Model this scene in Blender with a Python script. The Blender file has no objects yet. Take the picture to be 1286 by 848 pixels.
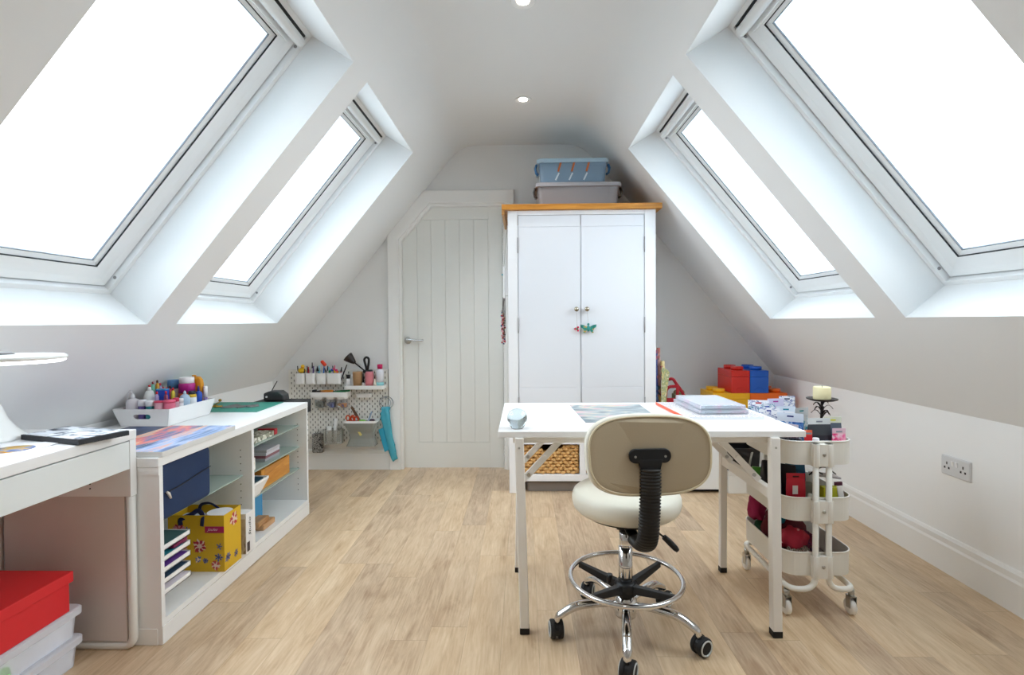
import bpy, bmesh, math, random
from mathutils import Vector, Matrix
R = math.radians
scene = bpy.context.scene
col = scene.collection
rnd = random.Random(7)

# ------------------------------------------------------------------ materials
def lin(c):
    if isinstance(c, str):
        c = [int(c[i:i + 2], 16) / 255 for i in (0, 2, 4)]
    return tuple((x / 12.92 if x <= .04045 else ((x + .055) / 1.055) ** 2.4) for x in c) + (1,)

_m = {}
def mat(name, color, rough=.5, metal=0, bump=0, bscale=40, var=0, vscale=8, trans=0, ior=1.45, alpha=1, emit=0, coat=0, sss=0, thin=False):
    if name in _m: return _m[name]
    m = bpy.data.materials.new(name); m.use_nodes = True
    nt = m.node_tree; b = nt.nodes['Principled BSDF']
    c = lin(color)
    b.inputs['Base Color'].default_value = c
    b.inputs['Roughness'].default_value = rough
    b.inputs['Metallic'].default_value = metal
    b.inputs['IOR'].default_value = ior
    b.inputs['Transmission Weight'].default_value = trans
    b.inputs['Alpha'].default_value = alpha
    b.inputs['Coat Weight'].default_value = coat
    if emit:
        b.inputs['Emission Color'].default_value = c
        b.inputs['Emission Strength'].default_value = emit
    tc = nt.nodes.new('ShaderNodeTexCoord')
    if var:
        n = nt.nodes.new('ShaderNodeTexNoise'); n.inputs['Scale'].default_value = vscale; n.inputs['Detail'].default_value = 4
        nt.links.new(tc.outputs['Object'], n.inputs['Vector'])
        r = nt.nodes.new('ShaderNodeValToRGB')
        r.color_ramp.elements[0].position = .3; r.color_ramp.elements[1].position = .7
        r.color_ramp.elements[0].color = tuple(x * (1 - var) for x in c[:3]) + (1,)
        r.color_ramp.elements[1].color = tuple(min(1, x * (1 + var)) for x in c[:3]) + (1,)
        nt.links.new(n.outputs['Fac'], r.inputs['Fac']); nt.links.new(r.outputs['Color'], b.inputs['Base Color'])
    if bump:
        n = nt.nodes.new('ShaderNodeTexNoise'); n.inputs['Scale'].default_value = bscale; n.inputs['Detail'].default_value = 3
        nt.links.new(tc.outputs['Object'], n.inputs['Vector'])
        bp = nt.nodes.new('ShaderNodeBump'); bp.inputs['Strength'].default_value = bump; bp.inputs['Distance'].default_value = .002
        nt.links.new(n.outputs['Fac'], bp.inputs['Height']); nt.links.new(bp.outputs['Normal'], b.inputs['Normal'])
    _m[name] = m
    return m

def clear(name, color, alpha=.35, rough=.15):
    """thin clear plastic or glass: mostly straight-through with a tinted glossy skin"""
    if name in _m: return _m[name]
    m = bpy.data.materials.new(name); m.use_nodes = True
    nt = m.node_tree; b = nt.nodes['Principled BSDF']
    b.inputs['Base Color'].default_value = lin(color); b.inputs['Roughness'].default_value = rough
    out = nt.nodes['Material Output']
    t = nt.nodes.new('ShaderNodeBsdfTransparent'); t.inputs['Color'].default_value = lin([.5 + .5 * x for x in [int(color[i:i + 2], 16) / 255 for i in (0, 2, 4)]])
    fr = nt.nodes.new('ShaderNodeFresnel'); fr.inputs['IOR'].default_value = 1.3
    ad = nt.nodes.new('ShaderNodeMath'); ad.operation = 'ADD'; ad.use_clamp = True; ad.inputs[1].default_value = alpha
    nt.links.new(fr.outputs[0], ad.inputs[0])
    mx = nt.nodes.new('ShaderNodeMixShader')
    nt.links.new(ad.outputs[0], mx.inputs['Fac']); nt.links.new(t.outputs[0], mx.inputs[1]); nt.links.new(b.outputs[0], mx.inputs[2])
    nt.links.new(mx.outputs[0], out.inputs['Surface'])
    _m[name] = m
    return m

def ramp_mat(name, stops, kind='noise', scale=(6, 6, 6), detail=4, distort=.5, rough=.5, rot=(0, 0, 0), interp='LINEAR', rand=0):
    """a printed / patterned surface: texture through a colour ramp"""
    if name in _m: return _m[name]
    m = bpy.data.materials.new(name); m.use_nodes = True
    nt = m.node_tree; b = nt.nodes['Principled BSDF']; b.inputs['Roughness'].default_value = rough
    tc = nt.nodes.new('ShaderNodeTexCoord'); mp = nt.nodes.new('ShaderNodeMapping')
    mp.inputs['Scale'].default_value = scale; mp.inputs['Rotation'].default_value = rot
    nt.links.new(tc.outputs['Object'], mp.inputs['Vector'])
    r = nt.nodes.new('ShaderNodeValToRGB'); r.color_ramp.interpolation = interp
    els = r.color_ramp.elements
    while len(els) < len(stops): els.new(.5)
    for e, (p, c) in zip(els, stops): e.position = p; e.color = lin(c)
    if kind == 'noise':
        n = nt.nodes.new('ShaderNodeTexNoise'); n.inputs['Scale'].default_value = 1; n.inputs['Detail'].default_value = detail; n.inputs['Distortion'].default_value = distort
        o = n.outputs['Fac']
    elif kind == 'wave':
        n = nt.nodes.new('ShaderNodeTexWave'); n.inputs['Scale'].default_value = 1; n.inputs['Distortion'].default_value = distort; n.inputs['Detail'].default_value = detail
        o = n.outputs['Fac']
    else:
        n = nt.nodes.new('ShaderNodeTexVoronoi'); n.inputs['Scale'].default_value = 1
        s = nt.nodes.new('ShaderNodeSeparateColor'); nt.links.new(n.outputs['Color'], s.inputs[0]); o = s.outputs[0]
    nt.links.new(mp.outputs[0], n.inputs['Vector'])
    nt.links.new(o, r.inputs['Fac']); nt.links.new(r.outputs['Color'], b.inputs['Base Color'])
    _m[name] = m
    return m

paint = mat('wall_paint', 'e7e8e8', .6, bump=.03, bscale=300)
ceil_paint = paint
reveal = paint
trimw = mat('satin_white_trim', 'f0f0ee', .35)
white = mat('white_laminate', 'f1f2f2', .35)
white2 = mat('white_painted_wood', 'eeeff2', .4, bump=.05, bscale=60)
wmetal = mat('white_powder_coat', 'ecebe6', .35)
wplast = mat('white_plastic', 'f2f2f2', .35)
black = mat('black_plastic', '16171a', .4)
softblack = mat('black_rubber', '1a1a1c', .6)
chrome = mat('chrome', 'd9d9da', .08, 1)
steel = mat('brushed_steel', 'b9b8b2', .28, 1)
grey = mat('grey_plastic', '8d8b8d', .45)

def floor_material():
    m = bpy.data.materials.new('pale_oak_vinyl_planks'); m.use_nodes = True
    nt = m.node_tree; N = nt.nodes.new; L = nt.links.new; b = nt.nodes['Principled BSDF']
    tc = N('ShaderNodeTexCoord'); sp = N('ShaderNodeSeparateXYZ'); L(tc.outputs['Object'], sp.inputs[0])
    def math_(op, a, c=None):
        n = N('ShaderNodeMath'); n.operation = op
        for i, v in enumerate((a, c)):
            if v is None: continue
            if isinstance(v, (int, float)): n.inputs[i].default_value = v
            else: L(v, n.inputs[i])
        return n.outputs[0]
    W, LEN = .131, .95
    cx = math_('DIVIDE', math_('ADD', sp.outputs[0], 5.063), W); ci = math_('FLOOR', cx)
    wn = N('ShaderNodeTexWhiteNoise'); wn.noise_dimensions = '1D'; L(ci, wn.inputs['W'])
    cy = math_('DIVIDE', math_('ADD', sp.outputs[1], math_('MULTIPLY', wn.outputs['Value'], 3.7)), LEN); cj = math_('FLOOR', cy)
    cmb = N('ShaderNodeCombineXYZ'); L(ci, cmb.inputs[0]); L(cj, cmb.inputs[1])
    wn2 = N('ShaderNodeTexWhiteNoise'); wn2.noise_dimensions = '2D'; L(cmb.outputs[0], wn2.inputs['Vector'])
    # seams
    fx = math_('MULTIPLY', math_('FRACT', cx), W); fy = math_('MULTIPLY', math_('FRACT', cy), LEN)
    sx = math_('LESS_THAN', fx, .0012); sy = math_('LESS_THAN', fy, .0018)
    seam = math_('MAXIMUM', sx, sy)
    # grain: stretched noise with a different origin in every plank
    sc = N('ShaderNodeCombineXYZ')
    L(math_('ADD', math_('MULTIPLY', sp.outputs[0], 13), math_('MULTIPLY', wn2.outputs['Value'], 50)), sc.inputs[0])
    L(math_('ADD', math_('MULTIPLY', sp.outputs[1], 3.2), math_('MULTIPLY', wn2.outputs['Value'], 90)), sc.inputs[1])
    n1 = N('ShaderNodeTexNoise'); n1.inputs['Scale'].default_value = 1; n1.inputs['Detail'].default_value = 6; n1.inputs['Roughness'].default_value = .62; n1.inputs['Distortion'].default_value = 1.2
    L(sc.outputs[0], n1.inputs['Vector'])
    sc2 = N('ShaderNodeVectorMath'); sc2.operation = 'MULTIPLY'; sc2.inputs[1].default_value = (9, 2.6, 1); L(sc.outputs[0], sc2.inputs[0])
    n2 = N('ShaderNodeTexNoise'); n2.inputs['Scale'].default_value = 1; n2.inputs['Detail'].default_value = 5; L(sc2.outputs[0], n2.inputs['Vector'])
    r = N('ShaderNodeValToRGB'); e = r.color_ramp.elements
    e[0].position = .28; e[0].color = lin('a68664'); e[1].position = .75; e[1].color = lin('dfc8a9')
    x = e.new(.5); x.color = lin('c8ac8a')
    f = math_('ADD', math_('MULTIPLY', n1.outputs['Fac'], .60), math_('MULTIPLY', n2.outputs['Fac'], .40))
    f = math_('ADD', f, math_('MULTIPLY', math_('SUBTRACT', wn2.outputs['Value'], .5), .20))
    kn = N('ShaderNodeTexVoronoi'); kn.inputs['Scale'].default_value = 1; L(sc.outputs[0], kn.inputs['Vector'])
    kr = N('ShaderNodeMapRange'); kr.inputs['From Min'].default_value = .02; kr.inputs['From Max'].default_value = .30; kr.inputs['To Min'].default_value = -.16; kr.inputs['To Max'].default_value = 0
    L(kn.outputs['Distance'], kr.inputs['Value'])
    f = math_('ADD', f, kr.outputs['Result'])
    L(f, r.inputs['Fac'])
    # greyish planks
    hs = N('ShaderNodeHueSaturation'); L(r.outputs['Color'], hs.inputs['Color'])
    L(math_('ADD', math_('MULTIPLY', wn2.outputs['Value'], .18), .86), hs.inputs['Saturation'])
    mx = N('ShaderNodeMix'); mx.data_type = 'RGBA'; L(math_('MULTIPLY', seam, .55), mx.inputs['Factor']); L(hs.outputs['Color'], mx.inputs['A']); mx.inputs['B'].default_value = lin('8a6f52')
    L(mx.outputs['Result'], b.inputs['Base Color'])
    b.inputs['Roughness'].default_value = .42
    bp = N('ShaderNodeBump'); bp.inputs['Strength'].default_value = .25; bp.inputs['Distance'].default_value = .001
    L(math_('SUBTRACT', n2.outputs['Fac'], seam), bp.inputs['Height']); L(bp.outputs['Normal'], b.inputs['Normal'])
    return m

def wood(name, c1, c2, scale=(3, 40, 40), rough=.4):
    return ramp_mat(name, [(.3, c1), (.7, c2)], 'noise', scale, 5, 1.0, rough)
oak = wood('oiled_oak', 'b07024', 'd8983f', (4, 30, 30))
pine = wood('orange_stained_wood', 'c07c2c', 'dc9d45', (30, 4, 40))

# ------------------------------------------------------------------ mesh builder
class MB:
    def __init__(s): s.bm = bmesh.new(); s.k = 0
    def m(s, k): s.k = k; return s
    def face(s, pts):
        f = s.bm.faces.new([s.bm.verts.new(p) for p in pts]); f.material_index = s.k; return f
    def box(s, x0, x1, y0, y1, z0, z1):
        P = [(x, y, z) for x in (x0, x1) for y in (y0, y1) for z in (z0, z1)]
        v = [s.bm.verts.new(p) for p in P]
        for q in ((0, 1, 3, 2), (4, 6, 7, 5), (0, 4, 5, 1), (2, 3, 7, 6), (0, 2, 6, 4), (1, 5, 7, 3)):
            f = s.bm.faces.new([v[i] for i in q]); f.material_index = s.k
        return s
    def hexa(s, P):   # 8 points: bottom loop of four, top loop of four
        v = [s.bm.verts.new(p) for p in P]
        for q in ((3, 2, 1, 0), (4, 5, 6, 7), (0, 1, 5, 4), (1, 2, 6, 5), (2, 3, 7, 6), (3, 0, 4, 7)):
            f = s.bm.faces.new([v[i] for i in q]); f.material_index = s.k
        return s
    def loft(s, rings, caps=True, closed=False, smooth=False):
        V = [[s.bm.verts.new(p) for p in r] for r in rings]
        n = len(V[0]); m_ = len(V)
        for i in range(m_ if closed else m_ - 1):
            A, B = V[i], V[(i + 1) % m_]
            for j in range(n):
                f = s.bm.faces.new([A[j], A[(j + 1) % n], B[(j + 1) % n], B[j]]); f.material_index = s.k; f.smooth = smooth
        if caps and not closed:
            f = s.bm.faces.new(V[0][::-1]); f.material_index = s.k
            f = s.bm.faces.new(V[-1]); f.material_index = s.k
        return s
    def prism(s, poly, axis, a, b):  # poly 2D, extruded along axis between a and b
        def P(p, t):
            return {'x': (t, p[0], p[1]), 'y': (p[0], t, p[1]), 'z': (p[0], p[1], t)}[axis]
        return s.loft([[P(p, a) for p in poly], [P(p, b) for p in poly]])
    def cyl(s, p0, p1, r0, r1=None, n=20, caps=True):
        r1 = r0 if r1 is None else r1
        p0, p1 = Vector(p0), Vector(p1); d = (p1 - p0).normalized()
        u = d.orthogonal().normalized(); w = d.cross(u)
        ring = lambda p, r: [p + (u * math.cos(t) + w * math.sin(t)) * r for t in [2 * math.pi * i / n for i in range(n)]]
        return s.loft([ring(p0, r0), ring(p1, r1)], caps, smooth=True)
    def lathe(s, prof, c=(0, 0, 0), n=24, axis=None, sx=1, sy=1):  # prof = [(r,z)]
        c = Vector(c); q = Vector((0, 0, 1)).rotation_difference(Vector(axis)).to_matrix() if axis else Matrix.Identity(3)
        rings = []
        for r, z in prof:
            r = max(r, 1e-4)
            rings.append([c + q @ Vector((r * sx * math.cos(t), r * sy * math.sin(t), z)) for t in [2 * math.pi * i / n for i in range(n)]])
        return s.loft(rings, True, smooth=True)
    def tube(s, path, r, n=10, closed=False, flat=None):
        P = [Vector(p) for p in path]; rings = []; up = None
        m_ = len(P)
        for i, p in enumerate(P):
            if closed: d = P[(i + 1) % m_] - P[i - 1]
            else: d = P[min(i + 1, m_ - 1)] - P[max(i - 1, 0)]
            d.normalize()
            if up is None: up = d.orthogonal().normalized() if flat is None else Vector(flat)
            u = (up - d * up.dot(d)).normalized(); w = d.cross(u); up = u
            rr = r(i / (m_ - 1)) if callable(r) else r
            ru, rw = rr if isinstance(rr, tuple) else (rr, rr)
            rings.append([p + u * math.cos(t) * ru + w * math.sin(t) * rw for t in [2 * math.pi * k / n for k in range(n)]])
        return s.loft(rings, True, closed, True)
    def bar(s, p0, p1, w, t, up=(0, 0, 1)):   # rectangular bar: w across, t along up
        p0, p1 = Vector(p0), Vector(p1); d = (p1 - p0).normalized(); u = Vector(up); u = (u - d * u.dot(d)).normalized(); c = d.cross(u)
        ring = lambda p: [p + c * a * w / 2 + u * b_ * t / 2 for a, b_ in ((-1, -1), (1, -1), (1, 1), (-1, 1))]
        return s.loft([ring(p0), ring(p1)])
    def ball(s, c, r, n=16, m_=10, sc=(1, 1, 1)):
        c = Vector(c)
        rings = []
        for i in range(m_ + 1):
            a = -math.pi / 2 + math.pi * i / m_; rr = max(math.cos(a), 1e-3) * r
            rings.append([c + Vector((rr * math.cos(t) * sc[0], rr * math.sin(t) * sc[1], r * math.sin(a) * sc[2])) for t in [2 * math.pi * k / n for k in range(n)]])
        return s.loft(rings, True, smooth=True)

def rrect(x0, x1, y0, y1, r, n=6):
    pts = []
    for cx, cy, a in ((x1 - r, y0 + r, -90), (x1 - r, y1 - r, 0), (x0 + r, y1 - r, 90), (x0 + r, y0 + r, 180)):
        for i in range(n + 1):
            t = R(a + 90 * i / n); pts.append((cx + r * math.cos(t), cy + r * math.sin(t)))
    return pts

def smooth_path(pts, r, n=6):
    """round the corners of a polyline"""
    P = [Vector(p) for p in pts]; out = [P[0]]
    for a, b, c in zip(P, P[1:], P[2:]):
        d1 = (a - b); d2 = (c - b); t = min(r, d1.length * .49, d2.length * .49)
        s_, e_ = b + d1.normalized() * t, b + d2.normalized() * t
        for i in range(n + 1):
            k = i / n; out.append(s_.lerp(b, k).lerp(b.lerp(e_, k), k))
    out.append(P[-1]); return out

def WM(o):
    return (WM(o.parent) if o.parent else Matrix.Identity(4)) @ o.matrix_basis

def thing(name, label, cat, loc=(0, 0, 0), group=None):
    o = bpy.data.objects.new(name, None); o.empty_display_size = .05; col.objects.link(o); o.location = loc
    o['label'] = label; o['category'] = cat
    if group: o['group'] = group
    return o

def obj(name, mb, mats, parent=None, bevel=0, label=None, cat=None, group=None, origin=None, kind=None, seg=2, sub=0, smooth=False):
    me = bpy.data.meshes.new(name)
    bmesh.ops.remove_doubles(mb.bm, verts=mb.bm.verts, dist=1e-6)
    bmesh.ops.recalc_face_normals(mb.bm, faces=mb.bm.faces)
    if smooth:
        for f in mb.bm.faces: f.smooth = True
    o = bpy.data.objects.new(name, me); col.objects.link(o)
    if parent: o.parent = parent; M = WM(parent).inverted()
    else:
        if origin is None:
            xs = [v.co.x for v in mb.bm.verts]; ys = [v.co.y for v in mb.bm.verts]; zs = [v.co.z for v in mb.bm.verts]
            origin = ((min(xs) + max(xs)) / 2, (min(ys) + max(ys)) / 2, min(zs))
        if kind == 'structure': origin = (0, 0, 0)
        o.location = origin; M = Matrix.Translation(-Vector(origin))
    mb.bm.transform(M); mb.bm.to_mesh(me); mb.bm.free()
    for x in (mats if isinstance(mats, (list, tuple)) else [mats]): me.materials.append(x)
    if bevel:
        md = o.modifiers.new('bevel', 'BEVEL'); md.width = bevel; md.segments = seg; md.limit_method = 'ANGLE'; md.angle_limit = R(40)
    if sub:
        md = o.modifiers.new('sub', 'SUBSURF'); md.levels = sub; md.render_levels = sub
    if label: o['label'] = label
    if cat: o['category'] = cat
    if group: o['group'] = group
    if kind: o['kind'] = kind
    return o

def solo(name, mb, mats, label, cat, group=None, bevel=0, **k):
    return obj(name, mb, mats, None, bevel, label, cat, group, **k)
def struct(name, mb, mats, parent=None, bevel=0, **k):
    return obj(name, mb, mats, parent, bevel, kind=None if parent else 'structure', **k)

def text(name, s_, size, M, m, parent, extrude=.0003, shear=0, align='CENTER', sx=1, label=None):
    """lettering as a real thin mesh; M places it (x right, y up, z out)"""
    cu = bpy.data.curves.new(name, 'FONT'); cu.body = s_; cu.size = size; cu.extrude = extrude; cu.shear = shear; cu.align_x = align; cu.align_y = 'CENTER'
    t = bpy.data.objects.new(name, cu); col.objects.link(t)
    dg = bpy.context.evaluated_depsgraph_get(); me = bpy.data.meshes.new_from_object(t.evaluated_get(dg))
    bpy.data.objects.remove(t); bpy.data.curves.remove(cu)
    o = bpy.data.objects.new(name, me); col.objects.link(o); o.parent = parent
    me.materials.clear(); me.materials.append(m)
    me.transform(WM(parent).inverted() @ M @ Matrix.Diagonal((sx, 1, 1, 1)))
    if label: o['label'] = label
    return o
def frame_m(o, x, y):
    x = Vector(x).normalized(); y = Vector(y).normalized(); z = x.cross(y)
    return Matrix(((x.x, y.x, z.x, o[0]), (x.y, y.y, z.y, o[1]), (x.z, y.z, z.z, o[2]), (0, 0, 0, 1)))

# ------------------------------------------------------------------ camera
def unit(dx, dy, dz):   # camera axes (x right, y up, z forward) -> world
    c, s_ = math.cos(.0066), math.sin(.0066); x, y = c * dx + s_ * dy, -s_ * dx + c * dy; z = dz
    c, s_ = math.cos(.0179), math.sin(.0179); y, z = c * y - s_ * z, s_ * y + c * z
    c, s_ = math.cos(-.0222), math.sin(-.0222); x, z = c * x + s_ * z, -s_ * x + c * z
    return Vector((x, z, y))
cam = bpy.data.cameras.new('camera'); co = bpy.data.objects.new('camera', cam); col.objects.link(co)
r_, u_, f_ = unit(1, 0, 0), unit(0, 1, 0), unit(0, 0, 1)
co.matrix_world = Matrix(((r_.x, u_.x, -f_.x, 0), (r_.y, u_.y, -f_.y, 0), (r_.z, u_.z, -f_.z, 1.127), (0, 0, 0, 1)))
cam.sensor_width = 36; cam.lens = 646.3 / 1286 * 36; cam.shift_y = -8.7 / 1286; cam.clip_start = .02
scene.camera = co

# ------------------------------------------------------------------ the room
YB, YF = -1.25, 3.91            # wall behind the camera, far wall
XL, XR, HL, HR, T = -1.93, 1.88, .68, .715, 1.215
HC = 2.46
mb = MB(); mb.box(-2.3, 2.3, YB - .2, YF + .3, -.06, 0)
struct('floor', mb, floor_material())
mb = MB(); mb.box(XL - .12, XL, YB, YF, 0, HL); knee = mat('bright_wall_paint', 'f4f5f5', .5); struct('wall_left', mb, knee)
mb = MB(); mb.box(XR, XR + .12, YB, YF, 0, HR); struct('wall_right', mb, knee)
mb = MB(); mb.box(-2.3, 2.3, YB - .12, YB, 0, 2.7); struct('wall_back', mb, paint)
mb = MB()
mb.box(-2.3, -.925, YF, YF + .1, 0, 2.7); mb.box(-.15, 2.3, YF, YF + .1, 0, 2.7)
mb.box(-.925, -.15, YF, YF + .1, 2.005, 2.7)
mb.prism([(-.925, 1.745), (-.695, 2.005), (-.925, 2.005)], 'y', YF, YF + .1)
struct('wall_front', mb, paint)
cs, sn = 1 / math.hypot(1, T), T / math.hypot(1, T)    # cos / sin of the roof pitch

def slope(side, wins, name):
    """the sloping plaster with window openings cut through it; u = Y, v = up the slope, w = outward"""
    sg, x0, z0 = (-1, XL, HL) if side == 'L' else (1, XR, HR)
    def P(y, v, w): return (x0 - sg * (v * cs) + sg * w * sn, y, z0 + v * sn + w * cs)
    vend = (HC - z0) / sn - .17
    ys = sorted({YB, YF} | {a for w in wins for a in w[:2]})
    vb, vt = wins[0][2], wins[0][3]
    vs = [0, vb, vt, vend]; D = .215
    mb = MB()
    for i in range(len(ys) - 1):
        for j in range(3):
            hole = j == 1 and any(abs(ys[i] - w[0]) < 1e-6 for w in wins)
            if hole: continue
            mb.face([P(ys[i], vs[j], 0), P(ys[i + 1], vs[j], 0), P(ys[i + 1], vs[j + 1], 0), P(ys[i], vs[j + 1], 0)])
            a, b = vs[j], vs[j + 1]
            mb.face([P(ys[i], a, D), P(ys[i], b if j < 2 else b, D), P(ys[i + 1], b, D), P(ys[i + 1], a, D)])
    for y0, y1, b, t in wins:
        tt = t - .028
        mb.face([P(y0, b, 0), P(y0, b, D), P(y0, tt, D), P(y0, t, 0)])
        mb.face([P(y1, b, 0), P(y1, t, 0), P(y1, tt, D), P(y1, b, D)])
        mb.face([P(y0, b, 0), P(y1, b, 0), P(y1, b, D), P(y0, b, D)])
        mb.face([P(y0, t, 0), P(y0, tt, D), P(y1, tt, D), P(y1, t, 0)])
    # gap between opening top and outer skin, roof edges
    for y0, y1, b, t in wins:
        mb.face([P(y0, t - .028, D), P(y0, t, D), P(y1, t, D), P(y1, t - .028, D)])
    struct(name, mb, paint)
    return P, vend
WL = [(1.155, 2.105, .576, 1.957), (2.285, 3.235, .576, 1.957)]
WR = [(1.150, 2.105, .541, 1.92), (2.283, 3.240, .541, 1.92)]
PL, vL = slope('L', WL, 'wall_left_slope'); PR, vR = slope('R', WR, 'wall_right_slope')
# flat ceiling with its soft plastered turns into both slopes
def turn(a, k, c):   # a turn whose curvature starts and ends at nothing
    Q4 = (a, a.lerp(k, .5), k, k.lerp(c, .5), c); w4 = (1, 4, 6, 4, 1)
    return [sum((q * (w_ * (1 - t) ** (4 - i) * t ** i) for i, (q, w_) in enumerate(zip(Q4, w4))), Vector()) for t in [i / 28 for i in range(29)]]
a = Vector(PL(0, vL, 0)); k = Vector(PL(0, vL + .17, 0)); prof = turn(a, k, k + Vector((.17, 0, 0)))
a = Vector(PR(0, vR, 0)); k = Vector(PR(0, vR + .17, 0)); prof += turn(k - Vector((.17, 0, 0)), k, a)
mb = MB()
for p, q in zip(prof, prof[1:]):
    f = mb.face([(p.x, YB, p.z), (p.x, YF, p.z), (q.x, YF, q.z), (q.x, YB, q.z)]); f.smooth = True
mb.box(-1.5, 1.5, YB, YF, 2.62, 2.68)
mb.face([PL(YB, vL - .004, .004), PL(YF, vL - .004, .004), (-1.5, YF, 2.68), (-1.5, YB, 2.68)]); mb.face([PR(YB, vR - .004, .004), PR(YF, vR - .004, .004), (1.5, YF, 2.68), (1.5, YB, 2.68)])
struct('ceiling', mb, ceil_paint)

# skirting
def skirt(name, pts, d):
    mb = MB(); (x0, y0), (x1, y1) = pts
    n = Vector((d[0], d[1], 0)); prof = [(0, 0), (.018, 0), (.018, .118), (.013, .128), (.013, .150), (.006, .162), (0, .165)]
    mb.loft([[Vector((x, y, h)) + n * t for t, h in prof] for x, y in ((x0, y0), (x1, y1))])
    struct(name, mb, trimw)
skirt('baseboard_right', [(XR, YB), (XR, YF)], (-1, 0)); skirt('baseboard_left', [(XL, YB), (XL, YF)], (1, 0))
skirt('baseboard_front_left', [(XL, YF), (-1.027, YF)], (0, -1)); skirt('baseboard_front_right', [(-.068, YF), (XR, YF)], (0, -1))
skirt('baseboard_back', [(XL, YB), (XR, YB)], (0, 1))
bpy.data.objects['baseboard_front_left'].scale.z = .94

# ------------------------------------------------------------------ roof windows
glass = clear('window_glass', 'f4fbff', .0, .02)
gasket = mat('dark_gasket', '1d2126', .5)
sashw = mat('window_lacquer', 'eceeef', .3)
def roof_window(n, P, w):
    y0, y1, b, t = w; t -= .028
    def ring(mb, a, c, w0, w1):     # rectangular ring between inset a and inset c, from depth w0 to w1 (w0a,w0c at the inner face)
        o = lambda i, d: [P(y0 + i, b + i, d), P(y1 - i, b + i, d), P(y1 - i, t - i, d), P(y0 + i, t - i, d)]
        mb.loft([o(a, w1), o(a, w0[0]), o(c, w0[1]), o(c, w1)], closed=True)
    mb = MB(); ring(mb, -.02, .018, (.197, .200), .31)
    root = struct('window_%d' % n, mb, sashw, bevel=.002)
    mb = MB(); ring(mb, .018, .026, (.25, .25), .30); obj('seal', mb, gasket, root)
    mb = MB(); ring(mb, .024, .050, (.222, .232), .30); ring(mb, .050, .098, (.232, .240), .30)
    s_ = obj('sash', mb, sashw, root, .0015)
    mb = MB(); ring(mb, .098, .1015, (.2405, .2405), .2445); obj('glazing_gasket', mb, gasket, s_)
    mb = MB(); ring(mb, .098, .116, (.2455, .2555), .262); obj('glazing_bead', mb, sashw, s_)
    mb = MB(); ring(mb, .116, .119, (.2555, .2555), .262); obj('glazing_spacer', mb, mat('grey_spacer', '6a727a', .4), s_)
    mb = MB()
    o = lambda d: [P(y0 + .10, b + .10, d), P(y1 - .10, b + .10, d), P(y1 - .10, t - .10, d), P(y0 + .10, t - .10, d)]
    mb.loft([o(.262), o(.268)]); obj('pane', mb, glass, s_)
    # ventilation flap bar along the top with rounded ends, slot line and catch holes
    mb = MB()
    prof = [(t - .028, .215), (t - .030, .196), (t - .044, .188), (t - .062, .190), (t - .070, .200), (t - .070, .225), (t - .028, .225)]
    mb.loft([[P(y, v, d) for v, d in prof] for y in (y0 + .022, y1 - .022)]); fl = obj('ventilation_flap', mb, sashw, root, .004)
    mb = MB(); mb.loft([[P(y, v, d) for v, d in ((t - .018, .20), (t - .018, .23), (t - .027, .23), (t - .027, .20))] for y in (y0 + .03, y1 - .03)]); obj('air_slot', mb, gasket, fl)
    mb = MB(); mb.loft([[P(y, v, d) for v, d in ((t - .082, .224), (t - .082, .25), (t - .088, .25), (t - .088, .224))] for y in (y0 + .05, y1 - .05)]); obj('flap_ridge', mb, sashw, fl)
    # cover screws on the frame jamb
    for v in (b + .075, t - .075):
        mb = MB(); mb.cyl(P(y1 - .0185, v, .214), P(y1 - .0145, v, .214), .007, n=12); mb2 = obj('cover_screw', mb, grey, root)
roof_window(1, PL, WL[0]); roof_window(2, PL, WL[1]); roof_window(3, PR, WR[0]); roof_window(4, PR, WR[1])

# ------------------------------------------------------------------ door
doorw = mat('door_paint', 'eaebe7', .38)
DP = [(-.922, .006), (-.153, .006), (-.153, 2.0), (-.695, 2.0), (-.922, 1.742)]
mb = MB(); mb.prism(DP, 'y', 3.936, 3.972); door = struct('door_1', mb, doorw)
def clipx(z): return -.922 + max(0, (z - 1.742)) * .8798
mb = MB()
mb.prism([(-.922, .006), (-.81, .006), (-.81, clipx(0) and 1.742 + .112 / .8798), (-.922, 1.742)], 'y', 3.927, 3.937)
mb.box(-.262, -.153, 3.927, 3.937, .006, 2.0); mb.box(-.81, -.262, 3.927, 3.937, .006, .2)
mb.prism([(-.81, 1.906), (-.262, 1.906), (-.262, 2.0), (-.695, 2.0), (-.778, 1.906)][1:], 'y', 3.927, 3.937)
obj('door_frame_rail', mb, doorw, door, .0015)
mb = MB(); x = -.8095
for i in range(5):
    x0, x1 = -.8095 + i * .1093, -.8095 + i * .1093 + .1063
    ztop = 1.905
    if i == 0: mb.prism([(x0, .2005), (x1, .2005), (x1, ztop), (-.7775, ztop), (x0, 1.868)], 'y', 3.9315, 3.9365)
    else: mb.box(x0, x1, 3.9315, 3.9365, .2005, ztop)
obj('panel_board', mb, doorw, door, .002)
# lever handle
h = MB(); h.lathe([(.026, 0), (.026, .006), (.022, .009), (0, .009)], (-.885, 3.927, .985), 24, (0, -1, 0)); ho = obj('door_handle', h, steel, door)
h = MB(); h.tube(smooth_path([(-.885, 3.922, .993), (-.885, 3.872, .996), (-.83, 3.868, .993), (-.79, 3.868, .984), (-.755, 3.868, .990)], .03), lambda t: (.009, .006), 10); obj('lever', h, chrome, ho)
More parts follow.
